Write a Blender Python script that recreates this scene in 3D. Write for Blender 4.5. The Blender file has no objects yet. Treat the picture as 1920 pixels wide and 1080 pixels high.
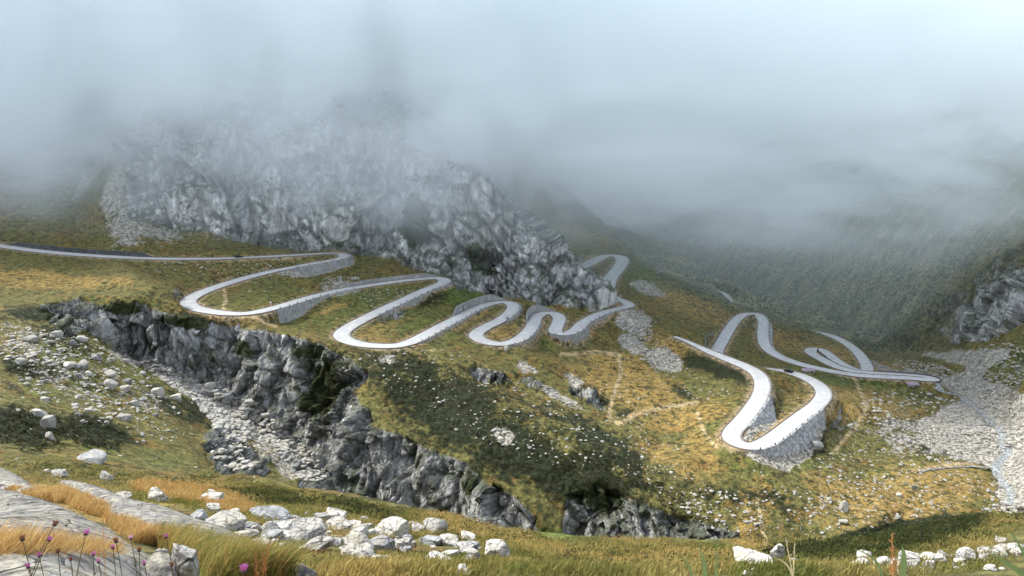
import bpy, bmesh, math, random
import numpy as np
from mathutils import Vector, geometry
# ------------------------------------------------------------------ camera, sky, sun, exposure
SC = bpy.context.scene
COL = SC.collection
F_PX, PITCH = 1450.0, math.atan(0.2)
CP, SP = math.cos(PITCH), math.sin(PITCH)
cam_d = bpy.data.cameras.new("camera"); cam = bpy.data.objects.new("camera", cam_d); COL.objects.link(cam)
cam_d.sensor_width = 36.0; cam_d.lens = 36.0*F_PX/1920.0
cam_d.clip_start = 0.1; cam_d.clip_end = 12000
cam.location = (0, 0, 0); cam.rotation_euler = (math.pi/2-PITCH, 0, 0)
SC.camera = cam
SUN_FROM = Vector((-0.62, 0.22, 0.75)).normalized()
sun_el = math.asin(SUN_FROM.z); sun_az = math.atan2(SUN_FROM.x, SUN_FROM.y)
world = bpy.data.worlds.new("World"); SC.world = world; world.use_nodes = True
wn = world.node_tree.nodes; wl = world.node_tree.links
bg = wn["Background"]; sky = wn.new("ShaderNodeTexSky"); sky.sky_type = 'NISHITA'; sky.sun_disc = False
sky.sun_elevation = sun_el; sky.sun_rotation = sun_az; sky.altitude = 1800; sky.air_density = 1.0; sky.dust_density = 4.0; sky.ozone_density = 1.0
hs = wn.new("ShaderNodeHueSaturation"); hs.inputs["Saturation"].default_value = .45; hs.inputs["Value"].default_value = 1.15; wl.new(sky.outputs[0], hs.inputs["Color"]); wl.new(hs.outputs[0], bg.inputs[0]); bg.inputs[1].default_value = 0.15
sun_d = bpy.data.lights.new("sun", 'SUN'); sun_d.energy = 2.3; sun_d.angle = math.radians(12); sun_d.color = (1.0, 0.96, 0.9)
sun = bpy.data.objects.new("sun", sun_d); COL.objects.link(sun)
sun.rotation_euler = SUN_FROM.to_track_quat('Z', 'Y').to_euler(); sun.location = (-50, 20, 200)
SC.view_settings.view_transform = 'Standard'; SC.view_settings.look = 'None'
SC.view_settings.exposure = 1.54; SC.view_settings.gamma = 1.0
cy = SC.cycles
cy.max_bounces = 10; cy.diffuse_bounces = 2; cy.glossy_bounces = 1; cy.transparent_max_bounces = 8; cy.volume_bounces = 8
cy.volume_step_rate = 1.0; cy.volume_max_steps = 128; cy.use_denoising = True; cy.use_adaptive_sampling = True; cy.adaptive_threshold = 0.04
CLOUD = True
# ------------------------------------------------------------------ helpers: pixels and points
def ray(u, v):
    e = 540.0-v
    return np.array([(u-960.0), F_PX*CP+e*SP, -F_PX*SP+e*CP])
def PD(u, v, d):
    r = ray(u, v); return r*(d/r[1])
def PZ(u, v, z):
    r = ray(u, v); return r*(z/r[2])
def project(x, y, z):
    dep = y*CP - z*SP
    up = y*SP + z*CP
    dep = np.maximum(dep, 1e-3)
    return 960+F_PX*x/dep, 540-F_PX*up/dep
# ------------------------------------------------------------------ noise
_rs = np.random.RandomState(7)
_perm = np.tile(_rs.permutation(256), 3).astype(np.int32)
_g = _rs.normal(size=(256, 3)); _g /= np.linalg.norm(_g, axis=1)[:, None]; _g = _g.astype(np.float32)
def pn(x, y, z):
    x = np.asarray(x, np.float32); y = np.asarray(y, np.float32); z = np.asarray(z, np.float32)
    xi = np.floor(x); yi = np.floor(y); zi = np.floor(z)
    fx = x-xi; fy = y-yi; fz = z-zi
    X = xi.astype(np.int32) & 255; Y = yi.astype(np.int32) & 255; Z = zi.astype(np.int32) & 255
    ux = fx*fx*fx*(fx*(fx*6-15)+10); uy = fy*fy*fy*(fy*(fy*6-15)+10); uz = fz*fz*fz*(fz*(fz*6-15)+10)
    out = 0
    for i in (0, 1):
        a = _perm[X+i]
        wx = ux if i else 1-ux
        for j in (0, 1):
            b = _perm[a+((Y+j) & 255)]
            wy = uy if j else 1-uy
            for k in (0, 1):
                h = _perm[b+((Z+k) & 255)] & 255
                g = _g[h]
                d = g[..., 0]*(fx-i)+g[..., 1]*(fy-j)+g[..., 2]*(fz-k)
                out = out + wx*wy*(uz if k else 1-uz)*d
    return out*1.6
def fbm(x, y, z, oct=4, lac=2.07, gain=0.5, ridge=False):
    s = 0; a = 1.0; n = 0
    for o in range(oct):
        v = pn(x+o*17.3, y-o*9.1, z+o*5.7)
        if ridge: v = 1-2*np.abs(v)
        s = s+a*v; n += a; a *= gain
        x = x*lac; y = y*lac; z = z*lac
    return s/n
def cells(x, y, z, seed=0):
    """nearest-cell random value and edge distance (F2-F1)"""
    xi = np.floor(x).astype(np.int32); yi = np.floor(y).astype(np.int32); zi = np.floor(z).astype(np.int32)
    f1 = np.full(x.shape, 9., np.float32); f2 = f1.copy(); val = np.zeros(x.shape, np.float32); til = val.copy()
    for i in (-1, 0, 1):
        for j in (-1, 0, 1):
            for k in (-1, 0, 1):
                h = _perm[_perm[_perm[(xi+i+seed) & 255]+((yi+j) & 255)]+((zi+k) & 255)]
                px = xi+i+_perm[h+1]/256.; py = yi+j+_perm[h+2]/256.; pz = zi+k+_perm[h+3]/256.
                d = ((px-x)**2+(py-y)**2+(pz-z)**2).astype(np.float32)
                m = d < f1
                f2 = np.where(m, f1, np.minimum(f2, d)); val = np.where(m, _perm[h+7]/256., val)
                tl = (x-px)*(_perm[h+9]/128.-1)+(y-py)*(_perm[h+11]/128.-1)+(z-pz)*(_perm[h+13]/128.-1)
                til = np.where(m, tl, til); f1 = np.minimum(f1, d)
    return val, np.sqrt(f2)-np.sqrt(f1), til
def sstep(a, b, x):
    t = np.clip((x-a)/(b-a), 0, 1); return t*t*(3-2*t)
def blur(A, n, axis):
    """binomial blur n times along axis"""
    for _ in range(n):
        P = np.concatenate([A.take([0], axis), A, A.take([-1], axis)], axis)
        m = A.shape[axis]
        A = 0.25*P.take(range(0, m), axis)+0.5*P.take(range(1, m+1), axis)+0.25*P.take(range(2, m+2), axis)
    return A
# ------------------------------------------------------------------ roads: (u, v, z) in the photograph's pixels and metres below the eye
R_UP = """-300 425 -54;-120 446 -56;0 461 -58;60 469 -59;130 476 -60;220 482 -61;300 485 -62;400 485 -63;480 482 -64;560 478 -65;610 475 -66;640 476 -67;648 481 -67.3;630 487 -67.8
590 494 -68;540 503 -68.8;500 511 -69.5;450 524 -70.2;400 540 -71;370 552 -71.6;352 565 -72;362 576 -72.5;390 583 -73;430 588 -73.5;470 587 -74;520 576 -74.6;560 564 -75.3;600 553 -76;650 542 -76.5;700 534 -77
750 527 -77.5;790 523 -78;820 521 -78.3;834 525 -78.5;826 533 -79;800 543 -79.5;765 559 -80.3;730 575 -81;690 594 -81.8;655 613 -82.5;640 626 -83;648 637 -83.5;680 646 -84;720 649 -84.5;750 647 -84.8;780 637 -85.3;820 616 -86
855 598 -86.8;885 582 -87.5;915 570 -88;945 566 -88.5;963 572 -88.8;957 586 -89.2;938 600 -89.7;909 614 -90.2;892 627 -90.6;905 639 -91;938 645 -91.5;967 639 -92;988 625 -92.4;1000 608 -92.8;1005 595 -93;1017 587 -93.3;1038 587 -93.6;1049 596 -94;1045 610 -94.4;1040 621 -94.8
1054 627 -95.2;1078 620 -95.6;1094 605 -96;1122 590 -96.3;1161 578 -96.8;1179 573 -97;1172 566 -97.2;1152 558 -97;1140 540 -95;1144 522 -93;1159 503 -91;1167 488 -89.6;1158 480 -89;1134 480 -89;1101 496 -89.5;1060 515 -90"""
R_LOW = """1264 631 -97.6;1284 638 -98.2;1310 650 -99;1339 663 -99.6;1369 675 -100.2;1398 687 -100.8;1421 701 -101.3;1430 720 -101.8;1425 743 -102.3;1408 769 -103;1390 791 -103.5;1374 808 -104;1371 822 -104.3;1388 834 -104.7;1416 837 -105;1445 824 -105.5;1474 803 -106;1505 779 -106.8;1533 758 -107.4
1545 739 -108;1536 723 -108.5;1511 708 -109;1484 699 -109.5;1458 695 -110;1425 692 -110.4;1390 686 -110.8;1358 674 -111.4;1344 660 -112;1354 640 -113;1368 616 -114;1382 598 -114.6;1398 589 -115;1419 589 -115.5;1431 602 -116.2;1430 625 -117;1435 648 -117.8;1453 664 -118.4;1482 677 -119;1517 687 -119.8;1560 696 -120.7
1606 703 -121.5;1665 707 -122.3;1710 709 -123;1740 712 -123.6;1752 711 -124;1735 707 -124.3;1690 703 -124.8;1640 700 -125.3;1600 696 -125.7;1568 687 -126.2;1540 673 -126.7;1520 661 -127;1524 654 -127.4;1540 656 -127.8;1556 667 -128.3;1575 681 -128.8;1598 692 -129.2;1620 696 -129.6;1626 688 -130;1612 665 -131;1592 647 -132;1565 632 -133;1538 624 -134;1500 618 -136"""
R_FAR = "1240 522 -116;1290 537 -120;1330 542 -124;1358 550 -126;1366 560 -128;1372 570 -130"
def parse(s): return [tuple(float(q) for q in p.split()) for p in s.replace("\n", ";").split(";") if p.strip()]
def catmull(P, step):
    P = np.array(P); out = []
    Q = np.vstack([2*P[0]-P[1], P, 2*P[-1]-P[-2]])
    for i in range(1, len(Q)-2):
        n = max(2, int(np.linalg.norm(Q[i+1]-Q[i])/step))
        t = np.linspace(0, 1, n, endpoint=False)[:, None]
        out.append(0.5*((2*Q[i])+(-Q[i-1]+Q[i+1])*t+(2*Q[i-1]-5*Q[i]+4*Q[i+1]-Q[i+2])*t**2+(-Q[i-1]+3*Q[i]-3*Q[i+1]+Q[i+2])*t**3))
    out.append(P[-1:]); return np.vstack(out)
ROADS = {}
for nm, s, hw in (("upper", R_UP, 3.6), ("lower", R_LOW, 3.4), ("far", R_FAR, 2.2)):
    pts = catmull([PZ(*q) for q in parse(s)], 1.2)
    for _ in range(6):
        pts[1:-1] = .25*pts[:-2]+.5*pts[1:-1]+.25*pts[2:]
    ROADS[nm] = [pts, np.full(len(pts), hw)]
_p, _w = ROADS["upper"]
_u, _v = project(_p[:, 0], _p[:, 1], _p[:, 2])
_w[(_u > 1090) & (_v < 540)] = 4.9
_w[:] = blur(_w, 30, 0)
ROADS["lower"][1][:30] = np.linspace(1.2, 3.4, 30)
# retaining walls: road, from pixel, to pixel, side of travel (+1 right, -1 left), kind, height over road, batter, label
WALLS = [
 ("upper", (540,503), (648,481), -1, "down", .5, .18, "tall grey stone retaining wall under the upper left hairpin"),
 ("upper", (505,580), (660,540), 1, "down", .4, .25, "sloping pale stone wall under the second long leg of road"),
 ("upper", (690,594), (834,525), -1, "down", .4, .15, "low grey retaining wall under the leg below the second right hairpin"),
 ("upper", (770,640), (905,574), 1, "down", .35, .15, "low stone edge wall along the leg climbing to the third hairpin"),
 ("upper", (938,600), (963,572), -1, "down", .5, .25, "rounded stone wall under the third right hairpin"),
 ("upper", (945,646), (1000,605), 1, "down", .45, .06, "smooth grey wall holding the bend above the pale boulder"),
 ("upper", (1046,620), (1165,578), 1, "down", .5, .08, "high curved grey retaining wall under the last bends of the upper road"),
 ("upper", (1143,528), (1160,480), 1, "down", .5, .2, "stone wall on the right edge of the far top hairpin"),
 ("upper", (0,461), (285,485), -1, "up", 2.3, .05, "long dark wall behind the road at the left edge"),
 ("upper", (655,541), (825,521), -1, "up", 2.2, .05, "grey wall behind the second long leg at the cliff foot"),
 ("upper", (862,595), (948,566), -1, "up", 3.8, .08, "tall pale grey wall behind the third hairpin"),
 ("upper", (1001,606), (1036,587), -1, "up", 4.2, .08, "curved free standing grey wall round the fourth hairpin"),
 ("lower", (1402,838), (1526,764), 1, "down", .35, .6, "broad sloping dry stone embankment under the lowest hairpin"),
 ("lower", (1427,738), (1385,797), -1, "down", .3, .8, "grey rubble embankment inside the lowest hairpin"),
 ("lower", (1404,588), (1440,655), -1, "down", .3, .5, "narrow stone embankment right of the upper loop of the lower road"),
 ("lower", (1745,711), (1640,700), 1, "up", .5, .05, "dark low kerb wall at the far right bend of the lower road"),
 ("lower", (1520,661), (1580,685), 1, "up", .6, .05, "thin dark kerb wall round the small teardrop loop"),
]
def near_idx(nm, uv):
    P = ROADS[nm][0]; u, v = project(P[:, 0], P[:, 1], P[:, 2]); return int(np.argmin((u-uv[0])**2+(v-uv[1])**2))
WIDX = []
for w in WALLS:
    i, j = near_idx(w[0], w[1]), near_idx(w[0], w[2]); WIDX.append((min(i, j), max(i, j)))
SIDEB = {nm: np.zeros((len(ROADS[nm][0]), 2)) for nm in ROADS}      # wall on left / right of travel
for w, (i, j) in zip(WALLS, WIDX):
    SIDEB[w[0]][i:j+1, 0 if w[3] < 0 else 1] = 1
# ------------------------------------------------------------------ terrain control points: u v distance
PTS = """-300 430 372;-300 300 470;-300 100 600;-300 -150 800;-300 -400 1200;0 448 412;0 330 470;0 150 580;0 -50 720;0 -300 1000;150 440 425;150 330 480;150 150 590;150 -60 720
235 405 432;300 425 432;400 437 433;480 455 436;560 467 440;680 470 446;745 488 440;770 500 438;830 514 434;880 546 420;935 553 415;990 562 413;1040 572 411;1100 583 413;1148 576 418
240 290 458;300 270 462;400 262 468;500 262 472;600 262 476;700 268 476;780 285 470;750 400 462;850 310 465;900 328 464;960 378 458;1030 441 450;1100 493 438;1150 546 427
770 430 452;860 450 446;960 480 436;1040 520 428;880 400 455
300 150 540;500 120 550;700 150 560;300 -60 680;500 -80 680;700 -60 700;900 230 600;900 60 760;945 245 700;985 290 860;955 140 980;1010 330 1000;500 -300 950;900 -200 1100
1000 345 780;1100 395 830;1170 435 880;1230 490 930;1275 528 960;1050 438 560;1100 458 590;1150 468 600;1190 485 580;1090 505 480;1050 470 490;980 400 520
1160 403 1650;1180 404 1300;1290 384 1250;1400 400 1120;1160 330 2700;1000 250 1300;1300 250 1900;1150 200 3100;1400 100 2300
1250 520 990;1320 560 900;1400 584 790;1500 612 720;1600 640 650;1650 657 585;1250 450 1050;1400 480 920;1600 500 780;1750 520 640;1860 450 570;1200 402 1280;1400 380 1100;1600 380 930;1800 360 770;1920 340 690;2220 200 600
1600 200 1250;1800 150 1050;2000 100 950;1600 0 1700;2000 -100 1300;2220 -100 1100;2220 -300 1500;1500 -150 2400
1210 500 520;1250 518 540;1300 542 545;1350 562 535;1380 576 520;1440 597 505;1500 619 512;1560 636 520;1600 650 500;1200 560 455;1250 580 440;1300 600 430;1330 620 420
1310 530 620;1345 552 640;1385 568 660
1470 640 455;1550 652 452;1600 680 425;1500 660 440;1405 620 450;1390 660 400;1420 675 380;1320 625 400;1260 605 420
1655 668 500;1690 652 512;1720 592 520;1780 550 500;1840 508 480;1920 455 450;2220 300 420;1705 662 500;1780 642 482;1850 585 462;1920 532 436;2220 420 400;1660 690 470
1800 655 450;1920 600 400;1920 700 345;1850 700 380;2220 600 330;2220 800 230;2220 1000 110;1920 800 300;1890 745 350;1740 670 470
1640 664 530;1700 690 455;1755 717 415;1800 740 385;1830 762 357;1870 800 325;1895 855 287;1870 900 262;1885 950 238;1900 1000 215
1200 650 378;1150 645 380;1150 700 335;1000 720 300;850 700 288;850 665 300;700 700 270;1000 670 322;940 665 322;750 665 300;900 670 312;1100 670 352;1200 605 400;1235 640 377
1000 800 252;1100 850 240;1200 900 230;1300 950 222;1250 800 275;1300 740 305;1250 700 335;1400 900 236;1350 850 248;1340 780 275;1380 730 300;1500 950 224;1600 850 276;1560 800 296;1650 750 336;1700 850 282;1700 950 231;1600 1000 209;1800 900 255;1750 800 312;1450 740 310;1480 740 315;1440 780 285;1600 720 372;1700 740 365;1420 800 266
160 558 300;250 552 302;340 592 303;500 620 298;600 642 288;650 668 280;170 640 281;230 682 288;300 702 290;380 742 288;450 787 283;520 822 274;570 846 263
640 705 276;612 790 262;655 745 263;680 790 250;740 815 243;800 845 236;870 870 228;905 900 224;960 930 218;1000 955 216;1060 935 222;1115 905 226;1180 935 221;1280 965 215;1380 998 210
600 910 246;640 920 240;740 965 231;800 1000 222;950 1040 210;1100 1070 205;1250 1090 198;1400 1080 198;1500 1060 204;1650 1050 208;1800 1010 212
200 546 316;260 519 322;312 537 317;0 500 358;0 540 320;100 540 325;150 546 312;400 555 338;-300 480 330;-300 540 290;60 572 290;20 585 265;130 602 274
150 622 272;200 652 284;0 605 240;100 642 232;0 700 188;200 702 226;300 762 226;400 822 226;480 880 214;100 800 150;250 850 150;0 850 112;380 880 160;-300 620 210;-300 850 90;370 760 262;440 820 250;490 850 240;540 880 232
300 893 72;0 895 42;150 868 78;400 905 66;-300 950 22
480 888 66;560 912 58;640 925 52;700 935 48;780 950 45;860 972 41;930 995 38;1000 1003 36;1150 1020 33;1300 1032 33;1380 1035 35;1500 1016 38;1600 1008 40;1680 1000 43;1750 984 45;1850 965 48;1920 950 50;2220 880 52
480 930 115;560 960 100;640 975 92;700 990 86;780 1010 80;860 1030 74;930 1050 68;1000 1062 65;1150 1080 60;1300 1090 58;1380 1090 62;1500 1075 68;1600 1065 72;1680 1055 77;1750 1040 80;1850 1020 86;1920 1005 90;2220 950 92
0 1080 4.2;0 1000 8.5;0 930 20;200 1000 11;200 930 26;300 1080 6.5;450 1000 21;600 1080 13;600 1000 26;700 1010 24;700 970 34;900 1080 16;900 1030 26;1100 1080 17;1300 1080 17;1600 1080 19;1900 1080 17;1500 1045 27;1750 1040 26;1900 1020 27;-300 1080 3.5;2220 1080 12;2220 980 27
0 1500 1.7;-300 1500 1.6;500 1500 2.2;960 1500 2.6;1400 1500 2.6;1900 1500 2.4;2300 1500 2.4
560 514 401;610 517 405;650 509 414;662 497 424;520 606 325;560 591 340;600 569 354;780 581 370;720 596 351;1003 657 345;1040 641 360;1062 647 362;1092 645 368;1112 642 378;1140 614 402;985 590 388
1405 853 243;1430 869 240;1478 882 243;1530 850 264;1543 805 288;1400 826 252;1448 790 280;1452 745 304;1447 645 440;1442 615 465"""
CP_ = [PD(*q) for q in parse(PTS)]
edges = []
def addline(pts3):
    i0 = len(CP_)
    for p in pts3: CP_.append(p)
    edges.extend((i, i+1) for i in range(i0, len(CP_)-1))
for nm in ("upper", "lower", "far"):
    for q in parse({"upper": R_UP, "lower": R_LOW, "far": R_FAR}[nm]): CP_.append(PZ(*q))
CPa = np.array(CP_)
NA0, NS0 = 700, 2000
A0, A1 = -0.86, 0.86
Y0, Y1 = 1.75, 3000.
S0, S1 = math.log(Y0), math.log(Y1)
KS = 2.0                                          # ln(distance) weight against x/y in the triangulation
q2 = np.stack([CPa[:, 0]/CPa[:, 1], np.log(CPa[:, 1])], 1); tv = CPa[:, 2]/CPa[:, 1]
# frame of the sheet
extra = [(-1.2, S0-.5, -1.0), (1.2, S0-.5, -1.0), (-1.2, S1+.3, .25), (0, S1+.3, .0), (1.2, S1+.3, .25), (0, S0-.5, -1.0), (-1.2, 5.8, -.16), (1.2, 6.0, -.1)]
q2 = np.vstack([q2, [(a, b) for a, b, c in extra]]); tv = np.concatenate([tv, [c for a, b, c in extra]])
# per-column direct interpolation of t over the triangulation
cd = geometry.delaunay_2d_cdt([Vector((a, b)) for a, b in q2], edges, [], 0, 1e-5, True)
vco = np.array([tuple(v) for v in cd[0]]); orig = cd[3]
vt = np.array([tv[o[0]] if o else 0. for o in orig])
ga = np.linspace(A0, A1, NA0); gs = np.linspace(S0, S1, NS0)
T = np.full((NA0, NS0), np.nan)
for tri in cd[2]:
    a, b, c = vco[tri[0]], vco[tri[1]], vco[tri[2]]
    den = (b[1]-c[1])*(a[0]-c[0])+(c[0]-b[0])*(a[1]-c[1])
    if abs(den) < 1e-12: continue
    i0 = np.searchsorted(ga, min(a[0], b[0], c[0])-1e-9); i1 = np.searchsorted(ga, max(a[0], b[0], c[0])+1e-9)
    j0 = np.searchsorted(gs, min(a[1], b[1], c[1])-1e-9); j1 = np.searchsorted(gs, max(a[1], b[1], c[1])+1e-9)
    if i1 <= i0 or j1 <= j0: continue
    X, Y = np.meshgrid(ga[i0:i1], gs[j0:j1], indexing='ij')
    l1 = ((b[1]-c[1])*(X-c[0])+(c[0]-b[0])*(Y-c[1]))/den
    l2 = ((c[1]-a[1])*(X-c[0])+(a[0]-c[0])*(Y-c[1]))/den
    l3 = 1-l1-l2
    m = (l1 >= -1e-6) & (l2 >= -1e-6) & (l3 >= -1e-6)
    vv = l1*vt[tri[0]]+l2*vt[tri[1]]+l3*vt[tri[2]]
    sub = T[i0:i1, j0:j1]; sub[m] = vv[m]
T[np.isnan(T)] = -0.2
T = blur(T, 14, 0); T = blur(T, 5, 1)
def grid_t(a, s):
    """bilinear sample of the smooth sheet: z/y at (x/y, ln y)"""
    fi = np.clip((a-A0)/(A1-A0)*(NA0-1), 0, NA0-1.001); fj = np.clip((s-S0)/(S1-S0)*(NS0-1), 0, NS0-1.001)
    i = fi.astype(int); j = fj.astype(int); fi = fi-i; fj = fj-j
    return T[i, j]*(1-fi)*(1-fj)+T[i+1, j]*fi*(1-fj)+T[i, j+1]*(1-fi)*fj+T[i+1, j+1]*fi*fj
# ------------------------------------------------------------------ road raster: distance to centre line, road height
RX0, RY0, RST = -420., 190., 0.5
RNX, RNY = int(900/RST), int(620/RST)
RD = np.full((RNX, RNY), 99., np.float32); RZ = np.zeros((RNX, RNY), np.float32); RB = np.full((RNX, RNY), 4.2, np.float32)
for nm in ROADS:
    P, W = ROADS[nm]; G_ = np.gradient(P, axis=0)
    for p, w, gd, sb in zip(P, W, G_, SIDEB[nm]):
        R = w+14
        i0 = int((p[0]-R-RX0)/RST); i1 = int((p[0]+R-RX0)/RST)+1; j0 = int((p[1]-R-RY0)/RST); j1 = int((p[1]+R-RY0)/RST)+1
        i0, j0 = max(i0, 0), max(j0, 0); i1, j1 = min(i1, RNX), min(j1, RNY)
        if i1 <= i0 or j1 <= j0: continue
        xx = RX0+np.arange(i0, i1)*RST; yy = RY0+np.arange(j0, j1)*RST
        d = np.sqrt((xx[:, None]-p[0])**2+(yy[None]-p[1])**2)-w
        s = RD[i0:i1, j0:j1]; m = d < s
        s[m] = d[m]; RZ[i0:i1, j0:j1][m] = p[2]
        if sb.any():
            sd = (xx[:, None]-p[0])*gd[1]-(yy[None]-p[1])*gd[0]
            RB[i0:i1, j0:j1][m] = np.where(np.where(sd > 0, sb[1], sb[0]) > 0, 1.3, 4.2)[m]
        else: RB[i0:i1, j0:j1][m] = 4.2
def road_at(x, y):
    fi = (x-RX0)/RST; fj = (y-RY0)/RST
    ok = (fi >= 0) & (fi < RNX-1) & (fj >= 0) & (fj < RNY-1)
    i = np.clip(fi, 0, RNX-2).astype(int); j = np.clip(fj, 0, RNY-2).astype(int)
    a = np.clip(fi-i, 0, 1); b = np.clip(fj-j, 0, 1)
    def bl(M): return M[i, j]*(1-a)*(1-b)+M[i+1, j]*a*(1-b)+M[i, j+1]*(1-a)*b+M[i+1, j+1]*a*b
    return np.where(ok, bl(RD), 99.), bl(RZ), bl(RB)
# ------------------------------------------------------------------ canvas of ground kinds (sampled through world points)
CW, CH = 480, 270
_cu, _cv = np.meshgrid((np.arange(CW)+.5)*4, (np.arange(CH)+.5)*4, indexing='ij')
def poly(s):
    pts = [tuple(float(q) for q in p.split()) for p in s.split(",")]
    ins = np.zeros((CW, CH), bool); n = len(pts)
    for k in range(n):
        x1, y1 = pts[k]; x2, y2 = pts[(k+1) % n]
        if y1 == y2: continue
        c = ((_cv >= min(y1, y2)) & (_cv < max(y1, y2)) & (_cu < (_cv-y1)*(x2-x1)/(y2-y1)+x1))
        ins ^= c
    return ins.astype(float)
def ell(s):
    M = np.zeros((CW, CH))
    for e in s.split(";"):
        if not e.strip(): continue
        q = [float(k) for k in e.split()]
        if q[2] <= 0: continue
        u, v, a, b = q[:4]; r = math.radians(q[4]) if len(q) > 4 else 0; w = q[5] if len(q) > 5 else 1
        x = (_cu-u)*math.cos(r)+(_cv-v)*math.sin(r); y = -(_cu-u)*math.sin(r)+(_cv-v)*math.cos(r)
        M = np.maximum(M, w*np.clip(1.6-1.1*np.sqrt((x/a)**2+(y/b)**2), 0, 1))
    return M
def line(s, w):
    M = np.zeros((CW, CH))
    for l in s.split(";"):
        p = [tuple(float(k) for k in e.split()) for e in l.split(",")]
        for (x1, y1), (x2, y2) in zip(p[:-1], p[1:]):
            L = (x2-x1)**2+(y2-y1)**2
            t = np.clip(((_cu-x1)*(x2-x1)+(_cv-y1)*(y2-y1))/L, 0, 1)
            d = np.hypot(_cu-x1-t*(x2-x1), _cv-y1-t*(y2-y1))
            M = np.maximum(M, np.clip(1.5-d/w, 0, 1))
    return M
def soft(M, n=2): return blur(blur(M, n, 0), n, 1)
M_ROCK = soft(np.clip(
    poly("150 562,200 575,260 575,340 592,400 608,500 622,560 632,610 650,640 668,690 700,668 740,640 775,600 830,560 850,500 815,440 772,380 735,300 700,200 650,150 610")
    + poly("672 738,700 800,760 815,830 850,880 872,910 905,965 930,1000 960,1010 1010,560 930,560 880,580 830,640 775")
    + poly("1065 905,1100 930,1120 905,1180 935,1280 965,1385 995,1390 1050,1060 1010") + poly("262 190,225 300,238 405,300 425,400 437,480 455,560 469,680 471,745 490,745 300,760 190,500 180,300 170")
    + poly("745 490,770 502,830 512,870 545,935 555,990 565,1040 572,1140 588,1156 560,1100 490,1030 436,960 372,920 310,880 250,820 200,745 190")
    + poly("70 570,150 560,160 625,110 630") + poly("1775 645,1800 575,1860 545,1920 500,1920 600,1850 638")
    + poly("375 820,410 815,500 850,500 895,470 900,400 880") + ell("735 590 30 8 -20;920 705 40 12 20;1000 720 25 10 20;1100 745 40 8 30;640 690 25 18"), 0, 1), 1)
M_SCREE = soft(np.clip(ell("""250 410 45 60 60 .8;215 350 18 60 15;170 330 12 60 40 .8;20 270 30 12 -50 .7;150 290 60 12 -40 .5;300 430 50 25 10 .6;560 510 40 10;640 540 40 15 0 .6;1190 605 35 22 30;1240 675 38 14 30;1185 645 25 14 30;1215 540 30 12 20;1255 675 20 10
1290 700 30 8 30 .6;1040 740 45 8 30;1080 715 20 9 50;940 820 20 14 30;985 690 22 8 20;730 675 20 8;610 665 20 5;1400 820 60 10 -50 0""")
    + .62*poly("170 638,300 690,380 725,470 775,560 835,610 870,590 905,530 905,505 858,455 812,385 752,320 712,230 680") + poly("1400 850,1440 870,1480 883,1520 862,1543 800,1540 765,1480 815,1445 838") + poly("1450 740,1455 795,1400 832,1385 826,1410 800")
    + poly("1432 592,1446 620,1447 660,1436 645,1430 610") + poly("1720 662,1900 650,1880 680,1830 705,1920 735,1920 960,1880 970,1858 880,1800 862,1740 845,1715 800,1760 765,1805 750,1745 715,1640 695,1620 672,1680 690,1780 705,1830 690,1760 675")*.85
    + ell("1690 815 60 40 10 .55;1600 800 40 20 20 .4;1560 870 40 14 -20 .3")
    + ell("40 640 60 40 20 .45;150 720 120 40 20 .4;250 740 90 30 20 .4;640 1000 90 30 10 .3;420 1000 0 0"), 0, 1), 1)
M_DARK = soft(np.clip(ell("""610 730 45 70 20;580 660 30 18;450 655 22 18;340 600 60 14 10;225 580 40 14;60 590 60 14;800 740 120 45 25 .9;900 800 200 70 28 .95;1050 880 150 50 28;1200 930 130 45 25 .45;1000 860 180 50 28;780 720 110 40 25 .9;1120 830 110 35 30 .8;760 690 80 25 10 .9;1150 760 90 15 30 .5;880 905 25 30 0 .8
1300 660 40 18 30;1340 690 60 20 20 .8;40 800 90 35 10;180 810 60 30 10;120 640 70 25 20 .7;60 690 80 20 10 .6;340 760 80 30 20 .5;1200 980 90 25 20 .4;1290 740 40 12 30 .5;1340 930 50 18 20 .5;1740 830 40 22 10 .8;1520 820 25 40;1600 990 0 0;1700 1000 110 18 -10
1850 990 110 28 -12;1660 1020 120 22 0 .9;1560 1035 120 18 0 .7;700 990 0 0;500 930 60 10 8 .7;450 925 40 8;660 950 60 12 15 .6;1450 940 50 20 20 .6;750 300 30 120 15 .0;780 420 28 55 5;900 490 30 60 -40 .8;1010 500 25 50 -30 .5;1440 775 25 40 0 .4;800 560 40 14 0 .8;940 610 0 0;1490 640 30 10 0 .4""")  # tall ellipse on the back cliff paints the chute's recess shade into the colour
    + poly("1230 520,1400 580,1640 655,1720 590,1780 545,1700 520,1500 480,1300 440,1200 440")*.55 + poly("1000 330,1180 405,1260 520,1180 460,1050 400")*.5 + poly("1640 655,1720 588,1780 545,1920 450,1920 510,1800 590,1740 640,1690 665")*.55, 0, 1), 2)  # last polygon: shade of the rib face painted in, along with its scrub
M_GREEN = soft(np.clip(ell("""1600 715 120 14 8;1700 735 60 12 12;1530 868 60 20 -20 .6;1640 890 40 12;1720 872 50 8;700 560 90 25 -10 .7;780 600 80 25 -10 .7;600 600 90 22 -10 .6;880 640 60 12 10 .6;1050 640 60 20 0 .6;830 630 50 20 0 .6;1400 690 60 15 20 .5;1500 690 40 10 0 .7;1020 540 60 10 0 .8;1200 510 50 40 40 .9;860 540 35 25 30
560 930 100 10 10 .6;1050 1005 80 14 15;250 850 130 20 10 .5;480 860 90 14 10 .6;300 720 160 60 20 .5;100 700 120 60 10 .5;1350 780 80 50 0 .5;1400 860 80 30 0 .5;1280 740 80 40 20 .4;1920 680 70 40 0 .7;500 550 90 20 -15 .5;620 1060 120 20 0 .5;1150 1050 200 20 0 .4;430 1050 80 30 20 .5"""), 0, 1), 2)
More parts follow.
